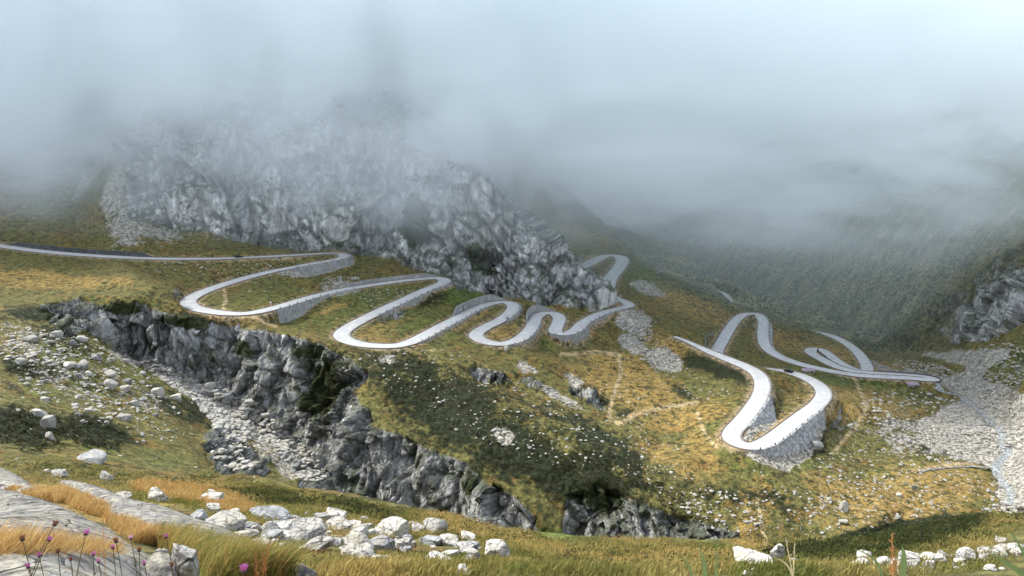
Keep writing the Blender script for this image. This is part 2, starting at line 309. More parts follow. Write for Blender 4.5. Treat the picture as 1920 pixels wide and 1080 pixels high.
M_GOLD = soft(np.clip(ell("""120 530 140 16 0 .8;60 520 80 14;1180 720 110 50 20;1280 780 90 30 -10;1240 640 60 20 25 .8;1300 575 90 20 22;1480 640 70 20 15 .8;1560 660 60 16 15 .8;1600 760 130 40 0 .7;1700 930 170 60 -10 .9;1560 910 90 30 20 .7;1310 860 60 60 20 .7;1420 970 40 70 10 .7;350 920 150 25 8 .8
280 960 160 40 20;500 940 120 15 10 .5;900 1000 120 18 12 .8;1200 1040 160 20 0 .6;150 960 120 40 20;60 1060 130 30 0;1230 850 60 30 30 .6;740 640 40 8;620 580 50 6 -15;480 545 0 0;950 625 45 18;880 600 40 8 -30;720 615 60 12 -25 .6;1460 800 30 40 60 .8;1090 620 25 15;1240 1050 120 20;1800 840 100 20 -5 .6;1670 690 40 14;1100 440 60 12 20 .7;1270 500 30 16 0 .8;1340 480 30 14"""), 0, 1), 2)
M_PATH = soft(np.clip(line("1140 785,1150 740,1165 700,1160 665,1120 660,1050 665;1180 780,1240 765,1310 755;1305 770,1320 810,1345 840;1600 705,1625 760,1605 800,1590 815,1560 850;1420 940,1430 990,1440 1030;1700 885,1760 875,1850 865;418 540,424 560,418 582;470 592,500 605,520 612;1140 785,1160 795,1200 775", 4)
    + .8*line("690 690,760 660,820 655;1720 840,1740 800,1750 770;0 410,40 395,80 350;30 440,100 380,150 310", 3), 0, 1), 1)
def canvas(M, u, v):
    fi = np.clip(u/4-.5, 0, CW-1.001); fj = np.clip(v/4-.5, 0, CH-1.001); i = fi.astype(int); j = fj.astype(int); fi = fi-i; fj = fj-j
    return M[i, j]*(1-fi)*(1-fj)+M[i+1, j]*fi*(1-fj)+M[i, j+1]*(1-fi)*fj+M[i+1, j+1]*fi*fj
# ------------------------------------------------------------------ terrain height
def base_z(x, y):
    """height with road benches, no fine relief"""
    a = x/y; s = np.log(y); z = grid_t(a, s)*y
    # rolling relief grows with distance
    am = np.clip(y/320, .02, 1.0)
    sc = np.clip(y/9, 1.0, 26.0)
    lvl = np.round(np.log2(sc)*1)/1.
    n = 0
    n = fbm(x/17., y/17., z/17., 3)*1.3*np.clip((y-20)/140, 0, 1)+fbm(x/3.3, y/3.3, z/3.3, 2)*.22*np.clip((y-2)/30, .15, 1)
    n = n+fbm(x/60.+4, y/60., z/60., 2)*5*np.clip((y-460)/300, 0, 1)+fbm(x/140.+4, y/140., z/140., 3)*26*np.clip((y-600)/500, 0, 1)
    rm = np.clip((y-500)/160, 0, 1)*np.clip((x-60)/120, 0, 1)
    if rm.any(): n = n+rm*(fbm((y-x*.9)/75.+.5*pn(x/90., y/90., x*0), (x+y)/420., x*0+2., 3, ridge=True)*15+fbm((y-x)/24., (x+y)/120., x*0+5., 2, ridge=True)*3.5)
    rd, rz, rb = road_at(x, y)
    n = n*sstep(2, 10, rd)
    z = z+n
    z2 = rz-0.3
    k = np.clip((rd-.35)/(rb-.35), 0, 1); k = k*k*(3-2*k)
    return z2*(1-k)+z*k, rd
NA, NS = 1300, 1500
aa = np.linspace(A0, A1, NA)
fs = np.linspace(S0, S1, 3600)
AA, FS = np.meshgrid(aa, fs, indexing='ij')
FY = np.exp(FS)
FZ, _ = base_z(AA*FY, FY)
ft = FZ/FY
ds = np.abs(np.diff(ft, axis=1))*1.0+np.diff(fs)[None]*.16
ds = blur(ds, 3, 0)
cs = np.concatenate([np.zeros((NA, 1)), np.cumsum(ds, 1)], 1)
SS = np.empty((NA, NS))
for i in range(NA):
    SS[i] = np.interp(np.linspace(0, cs[i, -1], NS), cs[i], fs)
SS = blur(SS, 3, 0)
VY = np.exp(SS); VX = aa[:, None]*VY
VZ, VRD = base_z(VX, VY)
# masks
U, V = project(VX, VY, VZ)
wu = (fbm(VX/6, VY/6, VZ/6, 3)*.6+fbm(VX/22, VY/22, VZ/22, 2)*.8)*5200/np.clip(VY, 150, 1500); wv = (fbm(VX/6+31, VY/6, VZ/6, 3)*.35+fbm(VX/22+9, VY/22, VZ/22, 2)*.35)*5200/np.clip(VY, 150, 1500)
Uw, Vw = U+wu, V+wv
# a step behind the near ridge the canvas is not valid: near ground only takes its own rows
near = VY < 130
m_rock = canvas(M_ROCK, U+.6*wu, V+.6*wv); m_scree = canvas(M_SCREE, Uw, Vw); m_dark = canvas(M_DARK, Uw, Vw); m_green = canvas(M_GREEN, Uw, Vw); m_gold = canvas(M_GOLD, Uw, Vw); m_path = canvas(M_PATH, U+.12*wu, V+.12*wv)
m_rock = np.where(near, 0, m_rock)
# normals of the base sheet
def normals(X, Y, Z):
    P = np.stack([X, Y, Z], -1)
    du = np.gradient(P, axis=0); dv = np.gradient(P, axis=1)
    N = np.cross(du, dv); N /= np.linalg.norm(N, axis=-1, keepdims=True)+1e-12
    N[N[..., 2] < 0] *= -1
    return N
N0 = normals(VX, VY, VZ)
steep = sstep(.62, .42, N0[..., 2])
m_rock = np.clip(np.maximum(m_rock, steep*np.where((VY > 60) & (VY < 620), np.where(VX > 170, .45, 1.), .0)*(VRD > 3)), 0, 1)
m_rock *= sstep(.3, 2.2, VRD)
# fractured rock relief, only evaluated where there is rock
idx = np.where(m_rock > .03)
rx, ry, rz_ = VX[idx].astype(np.float32), VY[idx].astype(np.float32), VZ[idx].astype(np.float32)
wx = rx+1.6*pn(rx/5, ry/5, rz_/9); wz = rz_+1.2*pn(rx/6+9, ry/6, rz_/6)
c1, e1, t1 = cells(wx/8., ry/9., wz/27.)
c2, e2, t2 = cells((wx+.12*wz)/3.6, ry/4., (wz+.15*wx)/12., 31)
c3, e3, t3 = cells((wx-.1*wz)/1.4, ry/1.8, wz/3.4, 77)
disp = (c1-.5)*5.+t1*5.+(c2-.5)*1.6+t2*2.6+(c3-.5)*.35+t3*.8-1.3*np.exp(-e1/.035)-.45*np.exp(-e2/.04)+fbm(rx/18, ry/18, rz_/60, 2)*4.
c4, e4, t4 = cells((rx+.35*rz_)/26., ry/30., (rz_-.3*rx)/44., 55)
bk = sstep(385, 410, ry)
disp = disp*(1-.45*bk)+bk*((c4-.5)*9+t4*12-3.5*np.exp(-e4/.03))
mr = m_rock[idx]
nh = N0[idx].copy(); nh[:, 2] *= .45; nh /= np.linalg.norm(nh, axis=1)[:, None]
amp = mr*np.clip(VRD[idx]/7, .1, 1)
VX[idx] += nh[:, 0]*disp*amp; VY[idx] += nh[:, 1]*disp*amp; VZ[idx] += nh[:, 2]*disp*amp
# turf hummocks
hum = np.clip(1-m_rock, 0, 1)*sstep(1.5, 6, VRD)
dk = np.clip(m_dark*1.1, 0, 1)
near_f = np.clip(VY/60, .03, 1)
hz = fbm(VX/1.7, VY/1.7, VZ/1.7, 3)*.30*near_f*(1+1.6*dk)+np.abs(fbm(VX/4.5+7, VY/4.5, VZ/4.5, 2))*1.6*dk*np.clip(VY/120, .03, 1)
far_f = np.clip((VY-520)/500, 0, 1)
hz = hz+fbm(VX/9, VY/9, VZ/9, 3)*3.0*far_f
VZ = VZ+hz*hum
# ------------------------------------------------------------------ colours of the ground (albedo)
def C(*c): return np.array(c)
shp = VX.shape
n1 = fbm(VX/9., VY/9., VZ/9., 4); n2 = fbm(VX/2.3+5, VY/2.3, VZ/2.3, 3); n3 = fbm(VX/32.+2, VY/32., VZ/32., 3)
olive = C(.125, .115, .036); gold = C(.265, .182, .056); green = C(.085, .115, .024); dark = C(.014, .020, .008); pale = C(.36, .26, .11); brown = C(.11, .075, .032); grey = C(.31, .31, .295); lgrey = C(.27, .265, .24)
col = np.empty(shp+(3,)); col[:] = olive
def mix(m, c): 
    global col
    m = np.clip(m, 0, 1)[..., None]; col = col*(1-m)+c*m
mix(sstep(.0, .5, n3+.4*n1)*.6, gold*.75)
mix(sstep(.12, .5, n1-.3*n3)*.5, green)
mix(sstep(.15, .4, n1-.8*n2)*.6, C(.19, .10, .03)); mix(m_green*.9*sstep(-.6, .2, n2+m_green-.5), green)
mix(sstep(.3, .8, m_gold+.45*n1+.35*n2)*.9, gold)
mix(sstep(.25, .6, m_dark*.85+.75*n1+.45*n2+.35*n3)*.95, dark); mix(sstep(.3, .5, n2+.5*n1-.2)*m_dark*.5, C(.07, .06, .024))
mix(sstep(.15, .5, n2-.2)*.5*(1-m_dark), brown)
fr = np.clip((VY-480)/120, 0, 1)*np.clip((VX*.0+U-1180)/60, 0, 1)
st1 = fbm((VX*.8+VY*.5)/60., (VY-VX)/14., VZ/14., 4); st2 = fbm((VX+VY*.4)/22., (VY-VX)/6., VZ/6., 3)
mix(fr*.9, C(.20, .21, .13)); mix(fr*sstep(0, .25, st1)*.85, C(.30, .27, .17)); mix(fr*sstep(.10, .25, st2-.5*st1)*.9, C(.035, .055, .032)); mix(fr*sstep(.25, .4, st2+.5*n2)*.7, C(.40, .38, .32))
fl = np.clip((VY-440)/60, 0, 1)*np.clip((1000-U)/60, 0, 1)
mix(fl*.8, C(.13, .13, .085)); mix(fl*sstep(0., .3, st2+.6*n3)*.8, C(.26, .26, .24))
mix(sstep(.35, .7, m_path+.1*n2), C(.36, .28, .15))
# worn verge along the roads
mix(sstep(3.2, .6, VRD+1.3*n2)*.85, C(.34, .26, .16))
# rock
rk = sstep(.35, .6, m_rock+.25*n1)
col_r = np.empty(shp+(3,)); col_r[:] = grey
sr = fbm(VX/4, VY/4, VZ/16., 4)
col_r = col_r*(1+1.3*sr[..., None])*(1+.6*n3[..., None])
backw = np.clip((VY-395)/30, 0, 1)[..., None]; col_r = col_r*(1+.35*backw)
rv = np.zeros(shp, np.float32); rv[idx] = c2*(1-.6*bk)+.6*bk*c4
col_r = col_r*(.75+.5*rv[..., None])
# turf on ledges; dark mask adds shrubs and painted shade of chute and rib
ledge = sstep(.55, .8, normals(VX, VY, VZ)[..., 2]+.4*n2)
vn = fbm((VX+VZ)/7., VY/20., (VZ-VX)/26., 4)
veg_shade = np.clip(np.maximum(np.maximum(ledge*.75, sstep(.12, .3, vn)*.8*(VY < 455)), sstep(.45, .75, m_dark+.4*n1+.3*n2)), 0, 1)[..., None]
col_r = col_r*(1-veg_shade)+C(.035, .045, .018)*veg_shade
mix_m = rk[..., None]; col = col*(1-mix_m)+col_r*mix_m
sc = np.clip(m_scree, 0, 1)
stone = np.clip(sc+.0, 0, 1)*(1-rk)
mix(sstep(.42, .62, sc+.5*n2+.35*n1)*(1-rk)*.9, lgrey*.9)
rockness = np.clip(rk*(1-veg_shade[..., 0])+0*stone, 0, 1)
col = np.clip(col, .008, .8)
# scattered pale stones strewn by the shader: how many, by place
m_st = np.clip(.18+.6*sc+.35*canvas(soft(np.clip(ell("100 720 160 120 15 .9;300 800 200 90 15 .5;600 560 200 40 0 .3;400 510 200 20 0 .6;900 760 250 60 25 .25;1200 720 150 60 25 .7;1250 900 150 50 25 .5;1350 980 120 50 20 .9;1650 900 250 120 0 1;1500 980 120 50 0 1;1900 620 80 80 0 .6;1600 770 200 60 0 .7;320 430 120 40 0 .8;730 560 60 20 0 .6"), 0, 1), 3), U, V)*1.6-.1*(VRD < 3), 0, 1)
m_st = np.where(VY < 60, .12, m_st)*(1-rk*.8)
def build_grid(name, X, Y, Z):
    n, m = X.shape
    me = bpy.data.meshes.new(name)
    co = np.stack([X, Y, Z], -1).reshape(-1, 3).astype(np.float32)
    i, j = np.meshgrid(np.arange(n-1), np.arange(m-1), indexing='ij')
    a = (i*m+j).ravel(); q = np.stack([a, a+m, a+m+1, a+1], 1).astype(np.int32)
    me.vertices.add(len(co)); me.vertices.foreach_set("co", co.ravel())
    me.loops.add(q.size); me.loops.foreach_set("vertex_index", q.ravel())
    me.polygons.add(len(q)); me.polygons.foreach_set("loop_start", np.arange(0, q.size, 4, dtype=np.int32))
    me.polygons.foreach_set("loop_total", np.full(len(q), 4, np.int32))
    me.update(calc_edges=True)
    me.polygons.foreach_set("use_smooth", np.ones(len(q), bool))
    ob = bpy.data.objects.new(name, me); COL.objects.link(ob); return ob
ground = build_grid("ground", VX, VY, VZ)
ground["kind"] = "structure"
at = ground.data.attributes.new("Col", 'FLOAT_COLOR', 'POINT')
at.data.foreach_set("color", np.concatenate([col, np.ones(shp+(1,))], -1).reshape(-1).astype(np.float32))
for nm, M in (("rockness", rockness), ("stones", m_st), ("scree", sstep(.42, .62, sc+.5*n2+.35*n1)*(1-rk))):
    t_ = ground.data.attributes.new(nm, 'FLOAT', 'POINT'); t_.data.foreach_set("value", np.clip(M, 0, 1).ravel().astype(np.float32))
# ------------------------------------------------------------------ materials
class NT:
    def __init__(s, name):
        s.m = bpy.data.materials.new(name); s.m.use_nodes = True; s.t = s.m.node_tree; s.n = s.t.nodes; s.l = s.t.links
        s.b = s.n["Principled BSDF"]; s.b.inputs["Roughness"].default_value = .9; s.b.inputs["Specular IOR Level"].default_value = .2
    def new(s, ty, **k):
        o = s.n.new(ty)
        for a, v in k.items(): setattr(o, a, v)
        return o
    def link(s, a, b): s.l.new(a, b)
    def math(s, op, a, b=0., c=None):
        o = s.n.new("ShaderNodeMath"); o.operation = op
        for i, q in enumerate((a, b) if c is None else (a, b, c)):
            if isinstance(q, (int, float)): o.inputs[i].default_value = q
            else: s.l.new(q, o.inputs[i])
        return o.outputs[0]
    def mixc(s, f, a, b, bt='MIX'):
        o = s.n.new("ShaderNodeMix"); o.data_type = 'RGBA'; o.blend_type = bt
        for sock, q in ((o.inputs[0], f), (o.inputs[6], a), (o.inputs[7], b)):
            if isinstance(q, (int, float)): sock.default_value = q
            elif isinstance(q, tuple): sock.default_value = q+(1,) if len(q) == 3 else q
            else: s.l.new(q, sock)
        return o.outputs[2]
    def ramp(s, f, a, b, lo=0., hi=1.):
        o = s.n.new("ShaderNodeMapRange"); o.inputs[1].default_value = a; o.inputs[2].default_value = b; o.inputs[3].default_value = lo; o.inputs[4].default_value = hi
        s.l.new(f, o.inputs[0]); return o.outputs[0]
    def noise(s, vec, scale, detail=4, rough=.55):
        o = s.n.new("ShaderNodeTexNoise"); o.inputs["Scale"].default_value = scale; o.inputs["Detail"].default_value = detail; o.inputs["Roughness"].default_value = rough
        s.l.new(vec, o.inputs["Vector"]); return o.outputs["Fac"]
    def vor(s, vec, scale, feature='F1', out="Distance", rnd=1.):
        o = s.n.new("ShaderNodeTexVoronoi"); o.feature = feature; o.inputs["Scale"].default_value = scale; o.inputs["Randomness"].default_value = rnd
        s.l.new(vec, o.inputs["Vector"]); return o.outputs[out]
    def scl(s, vec, x, y, z):
        o = s.n.new("ShaderNodeMapping"); o.inputs["Scale"].default_value = (x, y, z); s.l.new(vec, o.inputs["Vector"]); return o.outputs[0]
    def bump(s, h, dist, strength=1., prev=None):
        o = s.n.new("ShaderNodeBump"); o.inputs["Strength"].default_value = strength; o.inputs["Distance"].default_value = dist
        s.l.new(h, o.inputs["Height"])
        if prev is not None: s.l.new(prev, o.inputs["Normal"])
        s.l.new(o.outputs[0], s.b.inputs["Normal"]); return o.outputs[0]
    def pos(s): return s.n.new("ShaderNodeNewGeometry").outputs["Position"]
def attr(m, n, out="Fac"):
    o = m.n.new("ShaderNodeAttribute"); o.attribute_name = n; return o.outputs[out]
g = NT("ground_cover"); P = g.pos()
colA = attr(g, "Col", "Color"); rkA = attr(g, "rockness"); stA = attr(g, "stones"); scA = attr(g, "scree")
nA = g.noise(P, 1.1, 5, .7); nB = g.noise(P, 7., 3, .6); nC = g.noise(P, .25, 4, .6)
fac = g.math('MULTIPLY', g.ramp(nA, .3, .7, .45, 1.55), g.ramp(nB, .3, .7, .75, 1.25))
fac = g.math('MULTIPLY', fac, g.ramp(nC, .3, .7, .8, 1.2))
comb = g.new("ShaderNodeCombineXYZ"); [g.link(fac, comb.inputs[i]) for i in range(3)]
turf = g.mixc(1., colA, comb.outputs[0], 'MULTIPLY')
m1 = g.noise(P, .42, 6, .72); m2 = g.noise(g.scl(P, 1, 1, 1.6), .16, 6, .7)
turf = g.mixc(g.ramp(m1, .50, .58, 0., .85), turf, (.024, .032, .010, 1))
turf = g.mixc(g.ramp(m2, .53, .64, 0., .45), turf, g.mixc(1., turf, (.75, .52, .45, 1), 'MULTIPLY'))
turf = g.mixc(g.math('MULTIPLY', g.ramp(m1, .48, .36, 0., 1.), .5), turf, g.mixc(1., turf, (1.6, 1.5, 1.3, 1), 'MULTIPLY'))
for q_ in g.n:
    if q_.type == 'MIX': q_.clamp_result = False
# rock: stretched fractures
Ps = g.scl(P, 1, 1, .45)
crk = g.vor(Ps, .55, 'DISTANCE_TO_EDGE'); crk2 = g.vor(Ps, 1.6, 'DISTANCE_TO_EDGE'); rn = g.noise(Ps, .28, 7, .68); rn2 = g.noise(g.scl(P, 1, 1, .18), .5, 5, .62)
rf = g.math('MULTIPLY', g.ramp(rn, .3, .7, .5, 1.5), g.ramp(rn2, .3, .7, .65, 1.35))
comb2 = g.new("ShaderNodeCombineXYZ"); [g.link(rf, comb2.inputs[i]) for i in range(3)]
rockc = g.mixc(1., colA, comb2.outputs[0], 'MULTIPLY')
base = g.mixc(rkA, turf, rockc)
# loose stones in the scree: cells of pale and mid grey
vcol = g.vor(P, .9, 'F1', "Color"); vbw = g.new("ShaderNodeSeparateXYZ"); g.link(vcol, vbw.inputs[0])
vd = g.vor(P, .9, 'F1'); vc2 = g.vor(P, 2.2, 'F1', "Color"); vb2 = g.new("ShaderNodeSeparateXYZ"); g.link(vc2, vb2.inputs[0])
scv = g.math('MULTIPLY', g.ramp(vbw.outputs[0], 0, 1, .35, 1.5), g.ramp(vb2.outputs[1], 0, 1, .55, 1.45))
comb3 = g.new("ShaderNodeCombineXYZ"); [g.link(scv, comb3.inputs[i]) for i in range(3)]
base = g.mixc(scA, base, g.mixc(1., (.28, .262, .215, 1), comb3.outputs[0], 'MULTIPLY'))
# scattered stones in turf
def strew(scale, thr_lo, thr_hi, size):
    c = g.vor(P, scale, 'F1', "Color"); sp = g.new("ShaderNodeSeparateXYZ"); g.link(c, sp.inputs[0])
    d = g.vor(P, scale, 'F1')
    th = g.ramp(stA, 0, 1, thr_lo, thr_hi)
    on = g.math('LESS_THAN', sp.outputs[0], th)
    near_ = g.math('LESS_THAN', d, g.math('MULTIPLY', g.ramp(sp.outputs[1], 0, 1, .5, 1.), size))
    return g.math('MULTIPLY', on, near_)
s1 = strew(.55, -.08, .30, .28); s2 = strew(1.7, -.05, .20, .30)
smask = g.math('MULTIPLY', g.math('MAXIMUM', s1, s2), g.math('SUBTRACT', 1., rkA))
base = g.mixc(smask, base, (.40, .39, .34, 1))
g.link(base, g.b.inputs["Base Color"])
h = g.math('ADD', g.math('MULTIPLY', nA, .7), g.math('ADD', g.math('MULTIPLY', nB, .12), g.math('MULTIPLY', m1, 1.6)))
hr = g.math('ADD', g.math('MULTIPLY', g.ramp(crk, 0, .12, 0, 1.), .8), g.math('ADD', g.math('MULTIPLY', g.ramp(crk2, 0, .12, 0, 1), .35), g.math('MULTIPLY', rn, 1.2)))
hs = g.math('MULTIPLY', g.math('SUBTRACT', 1., vd), .8)
hh = g.mixc(rkA, h, hr); hh = g.mixc(scA, hh, hs)
hh = g.math('ADD', hh, g.math('MULTIPLY', smask, .35))
cd_ = g.new("ShaderNodeCameraData")
g.bump(hh, .7, .9)
ground.data.materials.append(g.m)
# road
r = NT("granite_setts"); P = r.pos()
cr = attr(r, "across")
rn = r.noise(P, .35, 4, .6); rn2 = r.noise(P, 4., 3, .6)
tr = r.math('ABSOLUTE', r.math('SUBTRACT', r.math('ABSOLUTE', cr), .42))
edge_ = r.ramp(r.math('ABSOLUTE', cr), .86, 1., 0., 1.)
c = r.mixc(r.ramp(rn, .35, .7), (.37, .37, .36, 1), (.51, .51, .49, 1))
c = r.mixc(r.ramp(tr, 0, .12, .25, 0.), c, (.28, .28, .28, 1))
c = r.mixc(r.math('MULTIPLY', edge_, .5), c, (.5, .46, .38, 1))
c = r.mixc(r.ramp(rn2, .4, .7, 0, .25), c, (.27, .27, .26, 1))
r.link(c, r.b.inputs["Base Color"]); r.bump(r.vor(P, 6.), .02, .5)
M_KERB = NT("kerb_stone"); M_KERB.link(M_KERB.mixc(M_KERB.noise(M_KERB.pos(), .6, 4, .7), (.06, .05, .042, 1), (.26, .22, .18, 1)), M_KERB.b.inputs["Base Color"]); M_KERB = M_KERB.m
def ribbon(name, P, W, mat, lift=0.02, nx=7):
    d = np.gradient(P, axis=0); n = np.stack([d[:, 1], -d[:, 0]], 1); n /= np.linalg.norm(n, axis=1)[:, None]
    k = np.linspace(-1, 1, nx)
    X = P[:, 0, None]+n[:, 0, None]*k*W[:, None]; Y = P[:, 1, None]+n[:, 1, None]*k*W[:, None]; Z = P[:, 2, None]+lift-.06*k**2
    X = np.hstack([X[:, :1], X, X[:, -1:]]); Y = np.hstack([Y[:, :1], Y, Y[:, -1:]]); Z = np.hstack([Z[:, :1]-.6, Z, Z[:, -1:]-.6])
    ob = build_grid(name, X, Y, Z); a = ob.data.attributes.new("across", 'FLOAT', 'POINT')
    kk = np.concatenate([[-1], k, [1]]); a.data.foreach_set("value", np.tile(kk, len(P)).astype(np.float32))
    ob.data.materials.append(mat); return ob
for nm in ("upper", "lower", "far"):
    P_, W_ = ROADS[nm]
    o = ribbon("road", P_, W_, r.m); o["kind"] = "structure"
    if nm == "far": continue
    d_ = np.gradient(P_, axis=0); n_ = np.stack([d_[:, 1], -d_[:, 0]], 1); n_ /= np.linalg.norm(n_, axis=1)[:, None]
    for sd_ in (-1, 1):
        c_ = P_.copy(); c_[:, :2] += n_*sd_*(W_[:, None]+.12); c_[:, 2] += .22
        kb = ribbon("kerb", c_, np.full(len(c_), .17), M_KERB, 0., 3); kb.parent = o

bpy.context.view_layer.update()
def hit(u, v):
    ok, loc, nrm, _ = ground.ray_cast(Vector((0, 0, 0)), Vector(ray(u, v)).normalized())
    return (loc, nrm) if ok else (None, None)
def gz(x, y):
    ok, loc, nrm, _ = ground.ray_cast(Vector((x, y, 200)), Vector((0, 0, -1)))
    return loc.z if ok else None
def mesh_np(name, V_, F_, mat=None, smooth=False, loc=None, parent=None):
    """V_ (n,3), F_ (m,k) one size of face"""
    me = bpy.data.meshes.new(name); V_ = np.asarray(V_, np.float32); F_ = np.asarray(F_, np.int32); k = F_.shape[1]
    me.vertices.add(len(V_)); me.vertices.foreach_set("co", V_.ravel())
    me.loops.add(F_.size); me.loops.foreach_set("vertex_index", F_.ravel())
    me.polygons.add(len(F_)); me.polygons.foreach_set("loop_start", np.arange(0, F_.size, k, dtype=np.int32)); me.polygons.foreach_set("loop_total", np.full(len(F_), k, np.int32))
    me.update(calc_edges=True); me.polygons.foreach_set("use_smooth", np.full(len(F_), smooth))
    if mat: me.materials.append(mat)
    ob = bpy.data.objects.new(name, me); COL.objects.link(ob)
    if loc is not None: ob.location = loc
    if parent: ob.parent = parent
    return ob
def tag(o, label, cat, group=None, kind=None):
    o["label"] = label; o["category"] = cat
    if group: o["group"] = group
    if kind: o["kind"] = kind
    return o
def empty(name, loc, label, cat, group=None, rz=0):
    e = bpy.data.objects.new(name, None); COL.objects.link(e); e.location = loc; e.rotation_euler = (0, 0, rz); e.empty_display_size = .3
    return tag(e, label, cat, group)
# ---- stone material
def stone_mat(name, c1, c2, c3, sc=1., streak=False):
    g = NT(name); tc = g.new("ShaderNodeTexCoord"); P = g.pos(); oi = g.new("ShaderNodeObjectInfo")
    a = g.noise(P, 1.3*sc, 5, .65); b = g.noise(P, 9*sc, 4, .7); st = g.noise(g.scl(P, 1, 1, 3.5), 2.2*sc, 4, .6)
    c = g.mixc(g.ramp(a, .35, .65), c1, c2); c = g.mixc(g.ramp(b, .55, .72, 0, .75), c, c3); c = g.mixc(g.ramp(st, .52, .64, 0, .7), c, c3); ck = g.vor(g.scl(P, 1., 1., 1.8), .9*sc, 'DISTANCE_TO_EDGE'); c = g.mixc(g.ramp(ck, 0., .035, .8, 0.), c, (.05, .047, .042, 1)); c = g.mixc(g.ramp(g.noise(P, .8*sc, 4, .6), .55, .7, 0., .5), c, (.42, .36, .20, 1))
    if streak:
        rot = g.new('ShaderNodeMapping'); rot.inputs['Rotation'].default_value = (0, 0, -.55); rot.inputs['Scale'].default_value = (1., 2.6, 2.); g.link(P, rot.inputs['Vector']); sk = g.noise(rot.outputs[0], 1.1, 7, .72); c = g.mixc(g.ramp(sk, .47, .62, 0, .85), c, c3); c = g.mixc(g.ramp(g.noise(P, 24., 4, .75), .5, .68, 0, .7), c, (.12, .115, .10, 1))
    f = g.ramp(oi.outputs["Random"], 0, 1, .72, 1.12); cb = g.new("ShaderNodeCombineXYZ"); [g.link(f, cb.inputs[i]) for i in range(3)]
    c = g.mixc(1., c, cb.outputs[0], 'MULTIPLY')
    g.link(c, g.b.inputs["Base Color"])
    h = g.math('ADD', g.math('MULTIPLY', a, .6), g.math('ADD', g.math('MULTIPLY', b, .2), g.math('MULTIPLY', g.ramp(g.vor(P, 1.5*sc, 'DISTANCE_TO_EDGE'), 0, .05), .25)))
    g.bump(h, .22/sc, 1.); return g.m
M_PALE = stone_mat("pale_granite", (.40, .39, .355, 1), (.56, .53, .45, 1), (.085, .08, .07, 1), 1.8)
M_GREY = stone_mat("grey_granite", (.25, .26, .26, 1), (.36, .36, .34, 1), (.12, .12, .12, 1))
M_SLAB = stone_mat("weathered_slab", (.22, .22, .215, 1), (.38, .36, .28, 1), (.06, .056, .056, 1), 1.2, True)
def ico(sub):
    bm = bmesh.new(); bmesh.ops.create_icosphere(bm, subdivisions=sub, radius=1.)
    V_ = np.array([v.co[:] for v in bm.verts]); F_ = np.array([[v.index for v in f.verts] for f in bm.faces]); bm.free(); return V_, F_
ICO = {k: ico(k) for k in (1, 2, 4, 5)}
def rock_shape(seed, sub, flat=.6, npl=15, rough=.03):
    rs = np.random.RandomState(seed); V_, F_ = ICO[sub]
    n = rs.normal(size=(npl, 3)); n /= np.linalg.norm(n, axis=1)[:, None]; n = np.vstack([n, [[0.1, .05, 1.], [0, 0, -1.]]]); n /= np.linalg.norm(n, axis=1)[:, None]
    h = rs.uniform(.62, .95, len(n)); d = V_@n.T
    rr = np.min(np.where(d > .05, h/np.maximum(d, .05), 9.), axis=1); rr = np.minimum(rr, 1.25)
    W_ = V_*rr[:, None]
    if rough and sub > 2:
        q = W_*2.2+seed*3.1; W_ = W_*(1+rough*fbm(q[:, 0], q[:, 1], q[:, 2], 5)[:, None]*2.2-.06*np.exp(-np.abs(pn(q[:, 0]*.7, q[:, 1]*.7, q[:, 2]*1.3+4))/.035)[:, None])
    W_ = W_*np.array([1., rs.uniform(.65, 1.), flat])
    W_ /= np.abs(W_[:, 0]).max(); return W_, F_
_shapes = {}
def rock_mesh(kind, mat):
    key = (kind, mat.name)
    if key not in _shapes:
        seed, sub, flat = kind
        V_, F_ = rock_shape(seed, sub, flat, 8+seed % 6, .045); o = mesh_np("boulder", V_, F_, mat, smooth=sub > 2)
        _shapes[key] = o.data; bpy.data.objects.remove(o)
    return _shapes[key]
RR = random.Random(11)
def boulder(u, v, w, h, label, group=None, mat=M_PALE, name="boulder", seed=None, sink=.22, sub=4, yaw=None, tilt=0.):
    """pale stone whose visible foot is at pixel (u, v), w by h pixels"""
    loc, nrm = hit(u, v-1)
    if loc is None: return None
    dep = loc.y*CP-loc.z*SP; sx = w*dep/F_PX/2*1.08; sz = h*dep/F_PX/2*1.35
    seed = seed if seed is not None else RR.randrange(14)
    me = rock_mesh((seed, sub, .7), mat); h = h*(.74 if v > 900 and w > 24 and w > h*1.2 else .9); o = bpy.data.objects.new(name, me); COL.objects.link(o)
    zs = sz/.52; yw = (RR.uniform(-.5, .5) if yaw is None else yaw)
    o.scale = (sx, sx*.95, zs); o.rotation_euler = (RR.uniform(-.12, .12), RR.uniform(-.12, .12)+tilt, yw+RR.choice((0, math.pi)))
    o.location = (loc.x, loc.y+sx*.45, gz(loc.x, loc.y+sx*.45)+sz*.75-sz*sink)
    tag(o, label, "boulder", group); return o

